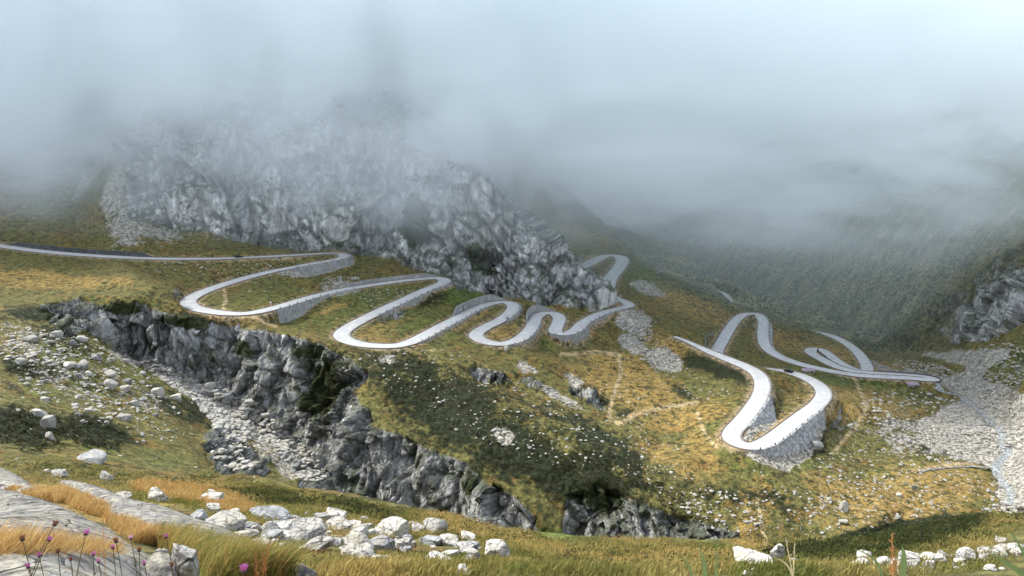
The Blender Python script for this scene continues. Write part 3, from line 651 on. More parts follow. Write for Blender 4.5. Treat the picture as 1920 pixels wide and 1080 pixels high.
BIG = """926 1051 56 34 large pale boulder with folded top at the right end of the stone field|p
884 1061 31 36 upright pale boulder leaning on the largest boulder of the stone field|p
870 1082 28 22 rounded pale stone in rusty heather at the bottom edge|p
878 1016 34 15 lone peaked pale stone above the stone field|p
665 1041 64 36 long pale block sloping down to the right in the stone field|p
708 1039 60 33 square grey cracked block in the middle of the stone field|g
752 1034 36 26 pale stone right of the square grey block|p
732 1009 58 26 broad cream boulder behind the square grey block|p
812 1024 52 18 flat layered grey slab behind the small stones|g
844 1049 36 17 pale slab beside the upright leaning boulder|p
814 1060 62 18 low pale slab at the front of the stone field|p
676 1057 38 21 rounded pale boulder below the long sloping block|p
708 1059 30 18 small square pale block under the cracked grey block|p
649 1041 32 19 pale rounded stone at the left foot of the long block|p
688 996 24 12 cream stone at the upper edge of the stone field|p
783 998 28 12 pale stone beside the cream boulder at the upper edge|p
667 993 34 12 flat pale stone at the upper left of the stone field|p
684 978 20 7 small flat stone alone on the grass above the stone field|p
555 1011 132 33 very broad white rock sheet at the left of the stone field|p
590 1033 68 20 pale rock sheet below the broad white one|p
558 1006 30 13 small dark grey stone lying on the white rock sheet|g
550 979 36 10 grey and white slab behind the white rock sheet|g
496 975 82 17 long flat grey slab in brown grass|g
627 972 52 12 white flat stone alone beyond the stone field|p
628 995 56 20 pale stone joining the two halves of the stone field|p
395 963 40 20 pale stone on the left in orange grass|p
431 965 30 9 small pale stone right of the orange grass stone|p
386 944 54 11 pinkish flat stone in orange grass|p
393 930 26 9 flat white stone in front of a dark shrub|p
338 984 29 18 rounded white stone at the end of the long slab|p
368 979 50 19 grey humped stone behind the rounded white one|g
420 992 74 22 long white stone slanting down to the right|p
456 1007 48 12 low white stone below the slanting one|p
490 1021 36 9 thin white stone near the rusty plume|p
294 941 38 19 cream rounded boulder alone in golden grass|p
220 939 48 7 thin flat stone in golden grass|p
107 896 36 13 white block high on the near left slope|p
195 901 27 15 white angular block right of the high white block|p
158 867 66 14 long grey flat rock on the upper left meadow|g
70 783 34 16 top block of the pale crag in the dark shrubs|p
84 803 30 24 split middle block of the pale crag in the dark shrubs|p
93 826 16 20 lowest leaning block of the pale crag in the dark shrubs|p
1459 1054 25 35 upright white standing stone behind the right slab|p
1420 1067 82 28 broad grey white slab left of the standing stone|p
1411 1081 30 16 small white stone under the broad right slab|p
1488 1061 26 12 low white stone right of the standing stone|p
1615 1072 44 21 rounded white boulder at the left of the right stone field|p
1710 1071 50 31 large faceted boulder with grey front in the right stone field|p
1746 1073 25 27 angular boulder right of the faceted one|p
1762 1059 30 18 smooth long boulder behind the angular one|p
1676 1062 16 16 small square stone behind the dry plume|p
1820 1053 21 19 rounded stone at the upper right of the stone field|p
1578 1080 28 14 sloping white slab at the left end of the right field|p
1910 1042 28 17 white block at the right edge of the picture|p
1880 1016 20 7 flat white stone alone on the dark right bank|p
949 661 11 9 rounded white boulder just below the bend of the upper road|p
1535 846 20 14 dark wet boulder right of the lowest embankment|g
1584 958 17 14 pale boulder at the left edge of the dry gravel meadow|p
1585 985 20 9 flat pale boulder below the gravel meadow edge boulder|p
1716 921 12 11 grey white boulder alone in the gravel meadow|g
1686 934 14 7 flat white boulder left of the meadow boulder|p
1684 976 14 9 small pale boulder low in the gravel meadow|p
1595 806 12 9 pale boulder where two faint paths meet|p
1770 853 12 10 white boulder below the dark hollow by the stream|p"""
for i, l in enumerate(BIG.split("\n")):
    p_, mt = l.split("|"); q = p_.split(" ", 4)
    boulder(float(q[0]), float(q[1]), float(q[2]), float(q[3]), q[4], None, M_PALE if mt == "p" else M_GREY, seed=i % 20, sub=5 if float(q[1]) > 900 else 4)
def field(n, polys, smin, smax, label, group, vmin=0, flat=.5, mats=(M_PALE, M_PALE, M_PALE, M_GREY), weights=None, subk=4):
    k = 0; tries = 0
    while k < n and tries < n*60:
        tries += 1; e = RR.choice(polys); r_ = math.sqrt(RR.random()); th = RR.uniform(0, 2*math.pi); ro = math.radians(e[4])
        X, Y = e[2]*r_*math.cos(th), e[3]*r_*math.sin(th); u = e[0]+X*math.cos(ro)-Y*math.sin(ro); v = e[1]+X*math.sin(ro)+Y*math.cos(ro)
        if not (-10 < u < 1930 and v < 1085): continue
        w = smin+(smax-smin)*RR.random()**2.2
        if boulder(u, v, w, w*RR.uniform(flat*.7, flat*1.3), label, group, RR.choice(mats), sink=.3, sub=subk): k += 1
field(96, [(560, 1012, 90, 24, 5), (600, 985, 60, 20, 10), (700, 1045, 70, 16, 0), (780, 1015, 90, 26, 10), (840, 1035, 60, 20, 5), (630, 1005, 90, 26, 5), (740, 1005, 100, 26, 8), (500, 1005, 50, 14, 5), (910, 1040, 40, 12, 5)], 11, 44, "small pale stone packed among the boulders of the stone field", "small stones of the near stone field")
field(58, [(1640, 1064, 60, 12, 0), (1760, 1062, 90, 14, -5), (1860, 1056, 70, 18, -5), (1880, 1036, 45, 12, 0), (1420, 1070, 40, 8, 0)], 12, 36, "small white stone heaped in the right hand stone field", "small stones of the right stone field")
field(60, [(120, 680, 120, 50, 25), (230, 720, 110, 35, 25), (60, 740, 70, 40, 5), (280, 760, 60, 25, 20), (180, 660, 60, 20, 20), (200, 790, 60, 20, 10)], 7, 27, "pale boulder strewn over the green slope left of the gorge", "boulders on the left slope", flat=.55)
field(10, [(270, 820, 80, 25, 20), (330, 960, 60, 30, 10), (60, 880, 60, 16, 10), (440, 950, 80, 20, 5)], 5, 12, "small pale stone scattered in the near left grass", "stones in the near left grass")
field(24, [(470, 790, 60, 22, 40), (540, 850, 45, 20, 40), (400, 750, 40, 12, 40), (300, 700, 60, 8, 18)], 7, 24, "grey boulder in the dry bed of the gorge", "boulders in the gorge bed", mats=(M_GREY, M_PALE, M_GREY))
# ---- loose stones nobody could count
def stones_stuff(name, spec, label, mat, seed):
    rs = np.random.RandomState(seed); VV = []; FF = []; off = 0
    shapes = [rock_shape(100+i, 2, .6, 11, 0) for i in range(8)]
    for (n, u0, v0, a_, b_, ang, s0, s1) in spec:
        ro = math.radians(ang)
        for _ in range(n):
            r_ = math.sqrt(rs.rand()); th = rs.uniform(0, 2*math.pi); X, Y = a_*r_*math.cos(th), b_*r_*math.sin(th)
            u = u0+X*math.cos(ro)-Y*math.sin(ro); v = v0+X*math.sin(ro)+Y*math.cos(ro)
            loc, nrm = hit(u, v)
            if loc is None or loc.y < 130: continue
            rdx = road_at(np.array([loc.x]), np.array([loc.y]))[0][0]
            if rdx < 1.5: continue
            s = s0+(s1-s0)*rs.rand()**3
            V_, F_ = shapes[rs.randint(8)]; cyw, syw = math.cos(th*3), math.sin(th*3)
            W_ = V_*np.array([s, s, s*rs.uniform(.6, 1.1)]); W_ = np.stack([W_[:, 0]*cyw-W_[:, 1]*syw, W_[:, 0]*syw+W_[:, 1]*cyw, W_[:, 2]], 1)
            VV.append(W_+np.array(loc)+np.array([0, 0, s*.15])); FF.append(F_+off); off += len(V_)
    o = mesh_np(name, np.vstack(VV), np.vstack(FF), mat); return tag(o, label, "stones", None, "stuff")
M_LOOSE = stone_mat("loose_stone", (.33, .325, .30, 1), (.44, .42, .36, 1), (.12, .115, .105, 1), .5)
stones_stuff("scree", [
 (900, 480, 790, 90, 26, 38, .35, 1.7), (650, 345, 722, 65, 16, 32, .35, 1.6), (650, 400, 765, 50, 20, 45, .4, 1.9), (600, 425, 785, 60, 26, 48, .4, 2.), (500, 560, 860, 60, 26, 42, .35, 1.4), (300, 330, 710, 90, 12, 22, .3, 1.2), (500, 1740, 800, 130, 60, 20, .4, 1.3), (500, 1840, 790, 70, 80, 30, .4, 1.5), (350, 1870, 690, 70, 45, -10, .5, 1.6), (200, 1730, 690, 60, 12, 10, .5, 1.4),
 (420, 1680, 930, 170, 45, -8, .2, .75), (200, 1890, 930, 40, 60, 40, .3, 1.), (650, 160, 705, 160, 70, 20, .2, 1.1), (300, 60, 650, 80, 35, 10, .2, 1.), (130, 280, 780, 90, 40, 20, .2, .6),
 (160, 1225, 660, 50, 25, 35, .4, 1.2), (120, 1190, 605, 35, 22, 30, .4, 1.2), (60, 1215, 540, 28, 12, 20, .4, 1.2), (50, 940, 820, 22, 14, 30, .3, .9), (90, 1050, 745, 50, 9, 30, .3, 1.), (120, 1350, 960, 80, 40, 20, .3, 1.), (160, 1500, 960, 110, 45, 10, .2, .8), (150, 1250, 900, 110, 40, 30, .2, .7),
 (110, 730, 560, 60, 20, 0, .3, .8), (60, 560, 510, 40, 8, 0, .5, 1.3), (80, 640, 530, 40, 12, 0, .5, 1.5), (150, 330, 430, 110, 18, 8, .4, 1.2), (120, 430, 500, 180, 16, 0, .3, .9), (60, 230, 400, 20, 50, 0, .4, 1.3), (450, 900, 750, 260, 70, 25, .2, .9), (250, 1150, 780, 150, 60, 20, .2, .7), (200, 1600, 790, 140, 50, 10, .2, .7), (160, 1640, 880, 120, 40, 0, .25, .9),
 (120, 1290, 720, 90, 30, 20, .2, .7), (160, 440, 850, 50, 30, 25, .4, 1.5)], "loose pale stones and scree lying over the slopes and stream bed", M_LOOSE, 5)
# ---- whaleback slabs near the camera
def slab(name, pix, hmax, label, wfall, mat=M_SLAB):
    pts = []
    for u, v in pix:
        loc, _ = hit(u, min(v, 1079) if v < 1080 else v)
        pts.append((loc.x, loc.y))
    pts = np.array(pts); x0, y0 = pts.min(0); x1, y1 = pts.max(0); n = 150
    xs = np.linspace(x0-.1, x1+.1, n); ys = np.linspace(y0-.1, y1+.1, n); X, Y = np.meshgrid(xs, ys, indexing='ij')
    ins = np.zeros(X.shape, bool); dist = np.full(X.shape, 1e9)
    for k in range(len(pts)):
        (xa, ya), (xb, yb) = pts[k], pts[(k+1) % len(pts)]
        t = np.clip(((X-xa)*(xb-xa)+(Y-ya)*(yb-ya))/((xb-xa)**2+(yb-ya)**2+1e-9), 0, 1); dist = np.minimum(dist, np.hypot(X-xa-t*(xb-xa), Y-ya-t*(yb-ya)))
        if ya != yb: ins ^= ((Y >= min(ya, yb)) & (Y < max(ya, yb)) & (X < (Y-ya)*(xb-xa)/(yb-ya)+xa))
    sd = np.where(ins, dist, -dist)+.12*wfall*fbm(X/wfall*1.6, Y/wfall*1.6, X*0, 3)
    Z = grid_t(X/Y, np.log(Y))*Y
    t = np.clip(sd/wfall, -.3, 1); Z = Z+hmax*(np.sqrt(np.clip(1-(1-np.clip(t, 0, 1))**2, 0, 1)))+np.minimum(t, 0)*hmax*3-.06
    Z += hmax*.16*fbm((X+.5*Y)/wfall*.8, (Y-.6*X)/wfall*2.4, X*0, 4)-hmax*.10*np.exp(-np.abs(pn((X*.5+Y)/wfall*.9, (Y-X)/wfall*.25, X*0))/.03)
    o = build_grid(name, X, Y, Z); me = o.data
    bm = bmesh.new(); bm.from_mesh(me); bm.verts.ensure_lookup_table(); sf = sd.ravel()
    bmesh.ops.delete(bm, geom=[v for v in bm.verts if sf[v.index] < -.25*wfall], context='VERTS'); bm.to_mesh(me); bm.free()
    me.materials.append(mat); return tag(o, label, "rock slab", None, "thing")
slab("rock_slab", [(-60, 925), (0, 922), (60, 938), (130, 962), (190, 992), (240, 1025), (290, 1052), (330, 1078), (300, 1200), (0, 1300), (-100, 1200)], .30, "great grey white rock slab filling the lower left corner", .9)
slab("rock_slab", [(-60, 870), (0, 878), (40, 898), (78, 924), (60, 932), (20, 918), (-60, 915)], .45, "grey slab at the left edge above the orange grass", .8)
slab("rock_slab", [(104, 902), (150, 915), (210, 938), (280, 965), (350, 985), (420, 1008), (472, 1030), (478, 1048), (420, 1048), (330, 1024), (255, 1000), (195, 968), (145, 932)], .55, "long pale rock rib running down to the right with a dark crack", .9)
slab("rock_slab", [(492, 1042), (538, 1046), (560, 1062), (600, 1085), (540, 1090), (510, 1070)], .28, "flat pale rock slab below the rusty plume", .6)
slab("rock_slab", [(100, 965), (150, 975), (190, 990), (196, 1005), (150, 995), (110, 980)], .2, "low orange stained rock step between the two big slabs", .4)
boulder(342, 1092, 62, 66, "yellow lichened rounded boulder at the bottom left", None, M_PALE, seed=3, sub=5)
boulder(285, 1100, 96, 66, "grey cracked boulder behind the thistles at the bottom", None, M_SLAB, seed=8, sub=5)

# ---- masonry walls, bollards
def masonry(name, c1, c2, sc):
    g = NT(name); P = g.pos(); br = g.vor(P, sc, 'DISTANCE_TO_EDGE'); cc = g.vor(P, sc, 'F1', "Color"); sp = g.new("ShaderNodeSeparateXYZ"); g.link(cc, sp.inputs[0])
    n = g.noise(P, .3, 4, .6); c = g.mixc(sp.outputs[0], c1, c2); f = g.math('MULTIPLY', g.ramp(n, .3, .7, .75, 1.2), g.ramp(br, 0, .06, .6, 1.)); cb = g.new("ShaderNodeCombineXYZ"); [g.link(f, cb.inputs[i]) for i in range(3)]
    g.link(g.mixc(1., c, cb.outputs[0], 'MULTIPLY'), g.b.inputs["Base Color"]); g.bump(g.ramp(br, 0, .1), .15, .8); return g.m
M_WALL = masonry("masonry", (.22, .22, .21, 1), (.34, .34, .32, 1), 1.3); M_RUB = masonry("rubble", (.20, .21, .21, 1), (.48, .48, .46, 1), 1.1); M_DWALL = masonry("dark_masonry", (.05, .055, .06, 1), (.10, .105, .11, 1), 1.3)
M_POST = NT("dark_stone"); M_POST.b.inputs["Base Color"].default_value = (.06, .06, .06, 1); M_POST = M_POST.m
POSTS = []
for (nm, pa, pb, side, kind, hgt, bat, label), (i, j) in zip(WALLS, WIDX):
    P_, W_ = ROADS[nm]; P_ = P_[i:j+1]; W_ = W_[i:j+1]
    if len(P_) < 4: continue
    d = np.gradient(P_, axis=0); n = np.stack([d[:, 1], -d[:, 0]], 1)*side; n /= np.linalg.norm(n, axis=1)[:, None]
    rows = []; L = len(P_); th = .55
    for k in range(L):
        o = W_[k]+.05; px, py = P_[k, 0]+n[k, 0]*o, P_[k, 1]+n[k, 1]*o
        tp = min(1., k/5., (L-1-k)/5.) if kind == "up" else min(1., .3+k/4., .3+(L-1-k)/4.)
        top = P_[k, 2]+hgt*tp if kind == "up" else P_[k, 2]+hgt
        ox, oy = P_[k, 0]+n[k, 0]*(o+th), P_[k, 1]+n[k, 1]*(o+th)
        if kind == "up": zb = P_[k, 2]-.6; bx_, by_ = ox, oy
        else:
            zb = top-1.; h_ = 2.
            for it in range(4):
                tb = bat*(.25+.75*math.sin(math.pi*min(1, (k+.5)/L))) if bat > .4 else bat; bx_, by_ = ox+n[k, 0]*tb*h_, oy+n[k, 1]*tb*h_; q_ = gz(bx_+n[k, 0]*.9, by_+n[k, 1]*.9)
                zb = min((q_ if q_ is not None else top-2)-.5, top-.9); h_ = top-zb
        rows.append([(px, py, P_[k, 2]-.4), (px, py, top), (ox, oy, top), (bx_, by_, zb)])
    R_ = np.array(rows); zb_ = blur(R_[:, 3:4, 2], 3, 0)[:, 0]; R_[:, 3, 2] = zb_
    # subdivide the face so it is not one strip
    face = [R_[:, 2]*(1-t)+R_[:, 3]*t for t in np.linspace(0, 1, 6)]
    G = np.stack([R_[:, 0], R_[:, 1]]+face, 1)
    q = G[:, 3:]; nz = fbm(q[..., 0]/2, q[..., 1]/2, q[..., 2]/2, 2)*.25*(1+2*bat); G[:, 3:, 0] += n[:, 0, None]*nz; G[:, 3:, 1] += n[:, 1, None]*nz
    o = build_grid("retaining_wall", G[..., 0], G[..., 1], G[..., 2]); o.data.polygons.foreach_set("use_smooth", np.zeros(len(o.data.polygons), bool))
    # end caps
    bm = bmesh.new(); bm.from_mesh(o.data); bm.verts.ensure_lookup_table(); m_ = G.shape[1]
    for e in (0, L-1):
        try: bm.faces.new([bm.verts[e*m_+c] for c in range(m_)])
        except ValueError: pass
    bm.to_mesh(o.data); bm.free()
    o.data.materials.append(M_RUB if bat >= .5 else (M_DWALL if "dark" in label else M_WALL)); tag(o, label, "wall", None, "thing")
    if kind == "down" or "kerb" in label:
        s_ = np.concatenate([[0], np.cumsum(np.linalg.norm(np.diff(P_[:, :2], axis=0), axis=1))])
        for t in np.arange(2, s_[-1]-1, 6.5):
            k = int(np.searchsorted(s_, t)); POSTS.append((P_[k, 0]+n[k, 0]*(W_[k]+.3), P_[k, 1]+n[k, 1]*(W_[k]+.3), P_[k, 2]+hgt, math.atan2(d[k, 1], d[k, 0])))
bm = bmesh.new(); bmesh.ops.create_cube(bm, size=1.)
for v in bm.verts: v.co = Vector((v.co.x*(.34 if v.co.z < 0 else .26), v.co.y*(.34 if v.co.z < 0 else .26), v.co.z+.5))
bmesh.ops.bevel(bm, geom=bm.edges[:], offset=.05, segments=2, affect='EDGES'); pm = bpy.data.meshes.new("guard_stone"); bm.to_mesh(pm); bm.free(); pm.materials.append(M_POST)
for (x_, y_, z_, a_) in POSTS:
    o = bpy.data.objects.new("guard_stone", pm); COL.objects.link(o); o.location = (x_, y_, z_-.05); o.rotation_euler = (0, 0, a_); o.scale = (1, 1, .8)
    tag(o, "small dark guard stone standing on the road edge wall", "bollard", "guard stones along the road")

# ---- grass and low shrubs
def leaf_mat(name, tr=.25):
    g = NT(name); c = attr(g, "Col", "Color"); g.link(c, g.b.inputs["Base Color"]); g.b.inputs["Roughness"].default_value = .7
    t = g.new("ShaderNodeBsdfTranslucent"); g.link(c, t.inputs[0]); m = g.new("ShaderNodeMixShader"); m.inputs[0].default_value = tr
    g.link(g.b.outputs[0], m.inputs[1]); g.link(t.outputs[0], m.inputs[2]); g.link(m.outputs[0], g.n["Material Output"].inputs["Surface"]); return g.m
M_LEAF = leaf_mat("leaves", .35)
rs = np.random.RandomState(21)
def sample_ground(n, regions, mask=None, mmin=.0, ymin=2.6, ymax=900):
    """ground points whose picture positions fill the given ellipses"""
    out = []
    tot = sum(r_[0] for r_ in regions)
    for (wgt, u0, v0, a_, b_, ang) in regions:
        ro = math.radians(ang)
        for _ in range(int(n*wgt/tot)):
            r_ = math.sqrt(rs.rand()); th = rs.uniform(0, 2*math.pi); X, Y = a_*r_*math.cos(th), b_*r_*math.sin(th)
            u = u0+X*math.cos(ro)-Y*math.sin(ro); v = v0+X*math.sin(ro)+Y*math.cos(ro)
            if mask is not None and canvas(mask, np.array([u]), np.array([v]))[0] < mmin+rs.rand()*.5: continue
            loc, nrm = hit(u, v)
            if loc is None or not (ymin < loc.y < ymax) or (nrm.z < .35 and not (580 < u < 680 and v < 840)): continue
            out.append((loc.x, loc.y, loc.z, u, v))
    A = np.array(out); d = road_at(A[:, 0], A[:, 1])[0]; return A[d > 1.]
def blades(name, pts, per, hgt, wid, spread, colf, label, droop=.5, wind=.35):
    n = len(pts)*per; base = np.repeat(pts[:, :3], per, 0); dist = base[:, 1]
    ang = rs.uniform(0, 2*math.pi, n); r_ = np.sqrt(rs.rand(n))*spread*(1+.02*dist); base[:, 0] += r_*np.cos(ang); base[:, 1] += r_*np.sin(ang)
    H = hgt*rs.uniform(.5, 1.2, n)*np.repeat(rs.uniform(.6, 1.15, len(pts)), per); Wd = wid*(1+dist*.12)*rs.uniform(.7, 1.3, n)
    la = rs.uniform(0, 2*math.pi, n); lean = rs.uniform(.1, droop, n)
    lx, ly = np.cos(la)*lean+wind, np.sin(la)*lean; fa = rs.uniform(0, math.pi, n); fx, fy = np.cos(fa), np.sin(fa)*.4
    fl = np.hypot(fx, fy); fx /= fl; fy /= fl
    V_ = []
    for t, w in ((-.1, 1.), (.4, .85), (.75, .55), (1., .05)):
        cx, cy_, cz = base[:, 0]+lx*H*t*t, base[:, 1]+ly*H*t*t, base[:, 2]+H*t*(1-.25*t*(np.abs(lx)+np.abs(ly))*.6)
        V_.append(np.stack([cx-fx*Wd*w/2, cy_-fy*Wd*w/2, cz], 1)); V_.append(np.stack([cx+fx*Wd*w/2, cy_+fy*Wd*w/2, cz], 1))
    V_ = np.stack(V_, 1).reshape(-1, 3); o8 = np.arange(n)[:, None]*8
    F_ = np.concatenate([o8+np.array([[2*i, 2*i+1, 2*i+3, 2*i+2]]) for i in range(3)], 1).reshape(-1, 4)
    o = mesh_np(name, V_, F_, M_LEAF); c = colf(pts, per, n); c = np.clip(c*rs.uniform(.65, 1.35, (n, 1)), .005, .7)
    c8 = np.concatenate([np.repeat(c, 8, 0), np.ones((n*8, 1))], 1); at = o.data.attributes.new("Col", 'FLOAT_COLOR', 'POINT'); at.data.foreach_set("color", c8.ravel().astype(np.float32))
    return tag(o, label, "grass", None, "stuff")
def pick(pal): 
    pal = np.array(pal)
    return lambda pts, per, n: np.repeat(pal[rs.randint(len(pal), size=len(pts))], per, 0)*.75+.25*pal[rs.randint(len(pal), size=n)]
TAN = [(.52, .30, .10), (.60, .42, .18), (.42, .24, .08), (.50, .38, .14), (.34, .21, .07)]
GRN = [(.18, .20, .05), (.28, .26, .07), (.12, .15, .035), (.34, .29, .09), (.20, .18, .05)]
def by_place(pts, per, n):
    x, y = pts[:, 0], pts[:, 1]; k = fbm(x/2.2, y/3.5, x*0+3., 3)+.4*fbm(x/.6, y/.8, x*0+8., 2)
    gold_ = canvas(soft(M_GOLD, 3), pts[:, 3], pts[:, 4]); dk_ = canvas(M_DARK, pts[:, 3], pts[:, 4])
    a = np.array([.46, .34, .12]); b = np.array([.17, .18, .045]); c = np.array([.06, .075, .02]); k2 = fbm(x/7., y/11., x*0+1., 3); w = np.clip(.45+1.3*k+1.1*k2+.5*(gold_-.3), 0, 1)[:, None]
    q = b*(1-w)+a*w; w2 = np.clip(dk_*1.2-.15+1.2*fbm(x/2.5+9, y/4., x*0, 3), 0, 1)[:, None]; q = q*(1-w2)+c*w2; return np.repeat(q, per, 0)
blades("dry_grass", sample_ground(5200, [(2.5, 70, 1070, 140, 13, 0), (.8, 60, 926, 60, 8, 15), (1.6, 150, 944, 60, 11, 25), (2, 232, 984, 60, 15, 35), (1.6, 310, 1014, 50, 14, 30), (1.6, 350, 925, 110, 18, 8), (1, 420, 950, 60, 12, 10), (1.2, 480, 1065, 60, 20, 0)], ymin=2.2, ymax=60), 22, .26, .0045, .10, pick(TAN), "dry orange and straw coloured grass on the near left slope")
blades("tall_grass", sample_ground(1500, [(3, 400, 1050, 80, 32, 18), (1, 330, 1020, 50, 20, 20), (1, 480, 1075, 70, 14, 0)], ymin=2.2, ymax=60), 26, .36, .005, .10, pick(GRN+TAN[:1]), "long green brown grass bent over beside the pale rib of rock", wind=.55)
blades("meadow_grass", sample_ground(13000, [(3, 250, 900, 300, 40, 6), (3, 560, 960, 260, 40, 8), (4, 1150, 1050, 260, 40, 0), (2, 900, 1000, 160, 25, 12), (3, 1600, 1045, 320, 40, 0), (3, 760, 1065, 240, 20, 0), (2, 1500, 1070, 160, 14, 0), (2, 1750, 1010, 180, 35, -10)], ymin=6, ymax=110), 16, .11, .007, .26, by_place, "mixed brown and green meadow grass on the near ridge")
def clumps(name, pts, size, nq, pal, label, flat=.6):
    n = len(pts); pal = np.array(pal); S = size*rs.uniform(.5, 1.3, n)
    d = rs.normal(size=(n, nq, 3)); d /= np.linalg.norm(d, axis=2, keepdims=True); d[..., 2] = np.abs(d[..., 2])*flat; d *= rs.uniform(.55, 1., (n, nq, 1))
    c = pts[:, None, :3]+d*S[:, None, None]; c[..., 2] -= .08*S[:, None]
    a = rs.normal(size=(n, nq, 3)); a /= np.linalg.norm(a, axis=2, keepdims=True); b = np.cross(a, rs.normal(size=(n, nq, 3))); b /= np.linalg.norm(b, axis=2, keepdims=True)
    q = (S[:, None, None]*.26)*rs.uniform(.6, 1.3, (n, nq, 1)); V_ = np.stack([c-a*q, c-b*q*.6, c+a*q, c+b*q*.6], 2).reshape(-1, 3); F_ = np.arange(len(V_)).reshape(-1, 4)
    o = mesh_np(name, V_, F_, M_LEAF); cc = pal[rs.randint(len(pal), size=n)][:, None]*rs.uniform(.6, 1.5, (n, nq, 1)); c4 = np.concatenate([np.repeat(cc.reshape(-1, 3), 4, 0), np.ones((n*nq*4, 1))], 1)
    at = o.data.attributes.new("Col", 'FLOAT_COLOR', 'POINT'); at.data.foreach_set("color", c4.ravel().astype(np.float32)); return tag(o, label, "shrubs", None, "stuff")
DK = [(.024, .034, .012), (.036, .045, .015), (.018, .025, .010), (.05, .052, .017), (.05, .038, .015)]
clumps("dwarf_shrubs", sample_ground(17000, [(2, 620, 730, 50, 90, 15), (1, 450, 640, 180, 25, 8), (5, 900, 800, 330, 90, 27), (2, 600, 700, 80, 110, 20), (3, 1200, 930, 180, 60, 20), (3, 100, 700, 200, 90, 20), (2, 100, 820, 200, 40, 8), (2, 1320, 700, 120, 80, 30), (2, 300, 580, 180, 50, 10), (2, 1350, 900, 130, 90, 10), (1, 1600, 860, 150, 60, 0), (1, 800, 560, 60, 20, 0), (1, 900, 690, 200, 25, 5), (1.5, 300, 500, 300, 35, 0)], M_DARK, .1, 60, 480), .62, 16, DK, "dark dwarf shrubs and bilberry growing over the slopes")
clumps("alder_scrub", sample_ground(5000, [(5, 1600, 520, 330, 100, -6), (2, 1450, 540, 180, 60, 22), (2, 1780, 560, 140, 80, -30), (1, 1180, 440, 90, 50, 30), (1, 1650, 640, 60, 20, 0)], None, 0, 440, 1300), 1.6, 10, [(.05, .075, .04), (.08, .10, .05), (.03, .05, .03), (.15, .14, .08)], "dark green alder scrub scattered over the far valley side", .5)
clumps("heather", sample_ground(10000, [(4, 1150, 1050, 260, 30, 0), (3, 850, 985, 200, 20, 10), (3, 350, 905, 250, 25, 8), (2, 600, 1060, 250, 16, 0), (3, 1750, 1000, 190, 35, -12), (2, 1560, 1035, 130, 22, 0), (2, 660, 950, 150, 14, 12), (2, 480, 930, 100, 12, 5), (1, 1450, 1050, 60, 25, 0), (3, 200, 885, 200, 16, 5)], M_DARK, -.22, 12, 120), .20, 18, DK+[(.10, .11, .03)], "dark green low shrubs on the near ridge")
clumps("rusty_heather", sample_ground(900, [(1, 1000, 1050, 60, 16, 0), (1, 900, 1055, 70, 14, 0), (1, 740, 1065, 90, 10, 0), (1, 855, 1012, 16, 12, 0), (.6, 730, 1035, 60, 12, 0), (1, 1110, 1055, 60, 12, 0), (1, 560, 1045, 60, 10, 0)], None, 0, 10, 60), .15, 20, [(.12, .045, .015), (.18, .08, .02), (.07, .04, .015), (.16, .11, .03)], "rusty brown heather between the stones")
# ---- thistles and tall grasses close to the camera
def simple_mat(name, c, rough=.7):
    g = NT(name); g.b.inputs["Roughness"].default_value = rough; n = g.noise(g.pos(), 60., 3, .6); g.link(g.mixc(n, tuple(q*.6 for q in c)+(1,), tuple(min(1, q*1.35) for q in c)+(1,)), g.b.inputs["Base Color"]); return g.m
M_STEM = simple_mat("stem", (.11, .085, .04)); M_BULB = simple_mat("bract", (.06, .035, .03)); M_PINK = simple_mat("petal_pink", (.55, .17, .40)); M_DRY = simple_mat("petal_dry", (.30, .12, .06)); M_LPINK = simple_mat("petal_pale", (.80, .45, .65)); M_STRAW = simple_mat("straw", (.62, .48, .28)); M_RUST = simple_mat("rust", (.50, .23, .08)); M_BLADE = simple_mat("green_blade", (.20, .26, .09))
def tube(name, pts, r0, r1, mat, parent):
    pts = np.array(pts, float); n = len(pts); k = 6; V_ = []
    d = np.gradient(pts, axis=0); d /= np.linalg.norm(d, axis=1)[:, None]; a = np.cross(d, [0., 1., 0.]); a /= np.linalg.norm(a, axis=1)[:, None]+1e-9; b = np.cross(d, a)
    for i in range(n):
        r_ = r0+(r1-r0)*i/(n-1)
        for j in range(k): V_.append(pts[i]+r_*(math.cos(2*math.pi*j/k)*a[i]+math.sin(2*math.pi*j/k)*b[i]))
    F_ = [(i*k+j, i*k+(j+1) % k, (i+1)*k+(j+1) % k, (i+1)*k+j) for i in range(n-1) for j in range(k)]
    return mesh_np(name, V_, F_, mat, True, None, parent)
def strips(name, segs, mat, parent):
    """segs: list of (points, width) flat tapered strips joined into one part"""
    V_ = []; F_ = []
    for pts, w in segs:
        pts = np.array(pts, float); n = len(pts); o = len(V_); d = np.gradient(pts, axis=0); a = np.cross(d, [0.15, 1., 0.1]); a /= np.linalg.norm(a, axis=1)[:, None]+1e-9
        for i in range(n):
            t = i/(n-1); ww = w*.5*(math.sin(math.pi*min(1, .25+.75*t)) if n > 2 else 1-t)+.0002; V_ += [pts[i]-a[i]*ww, pts[i]+a[i]*ww]
        F_ += [(o+2*i, o+2*i+1, o+2*i+3, o+2*i+2) for i in range(n-1)]
    return mesh_np(name, V_, F_, mat, False, None, parent)
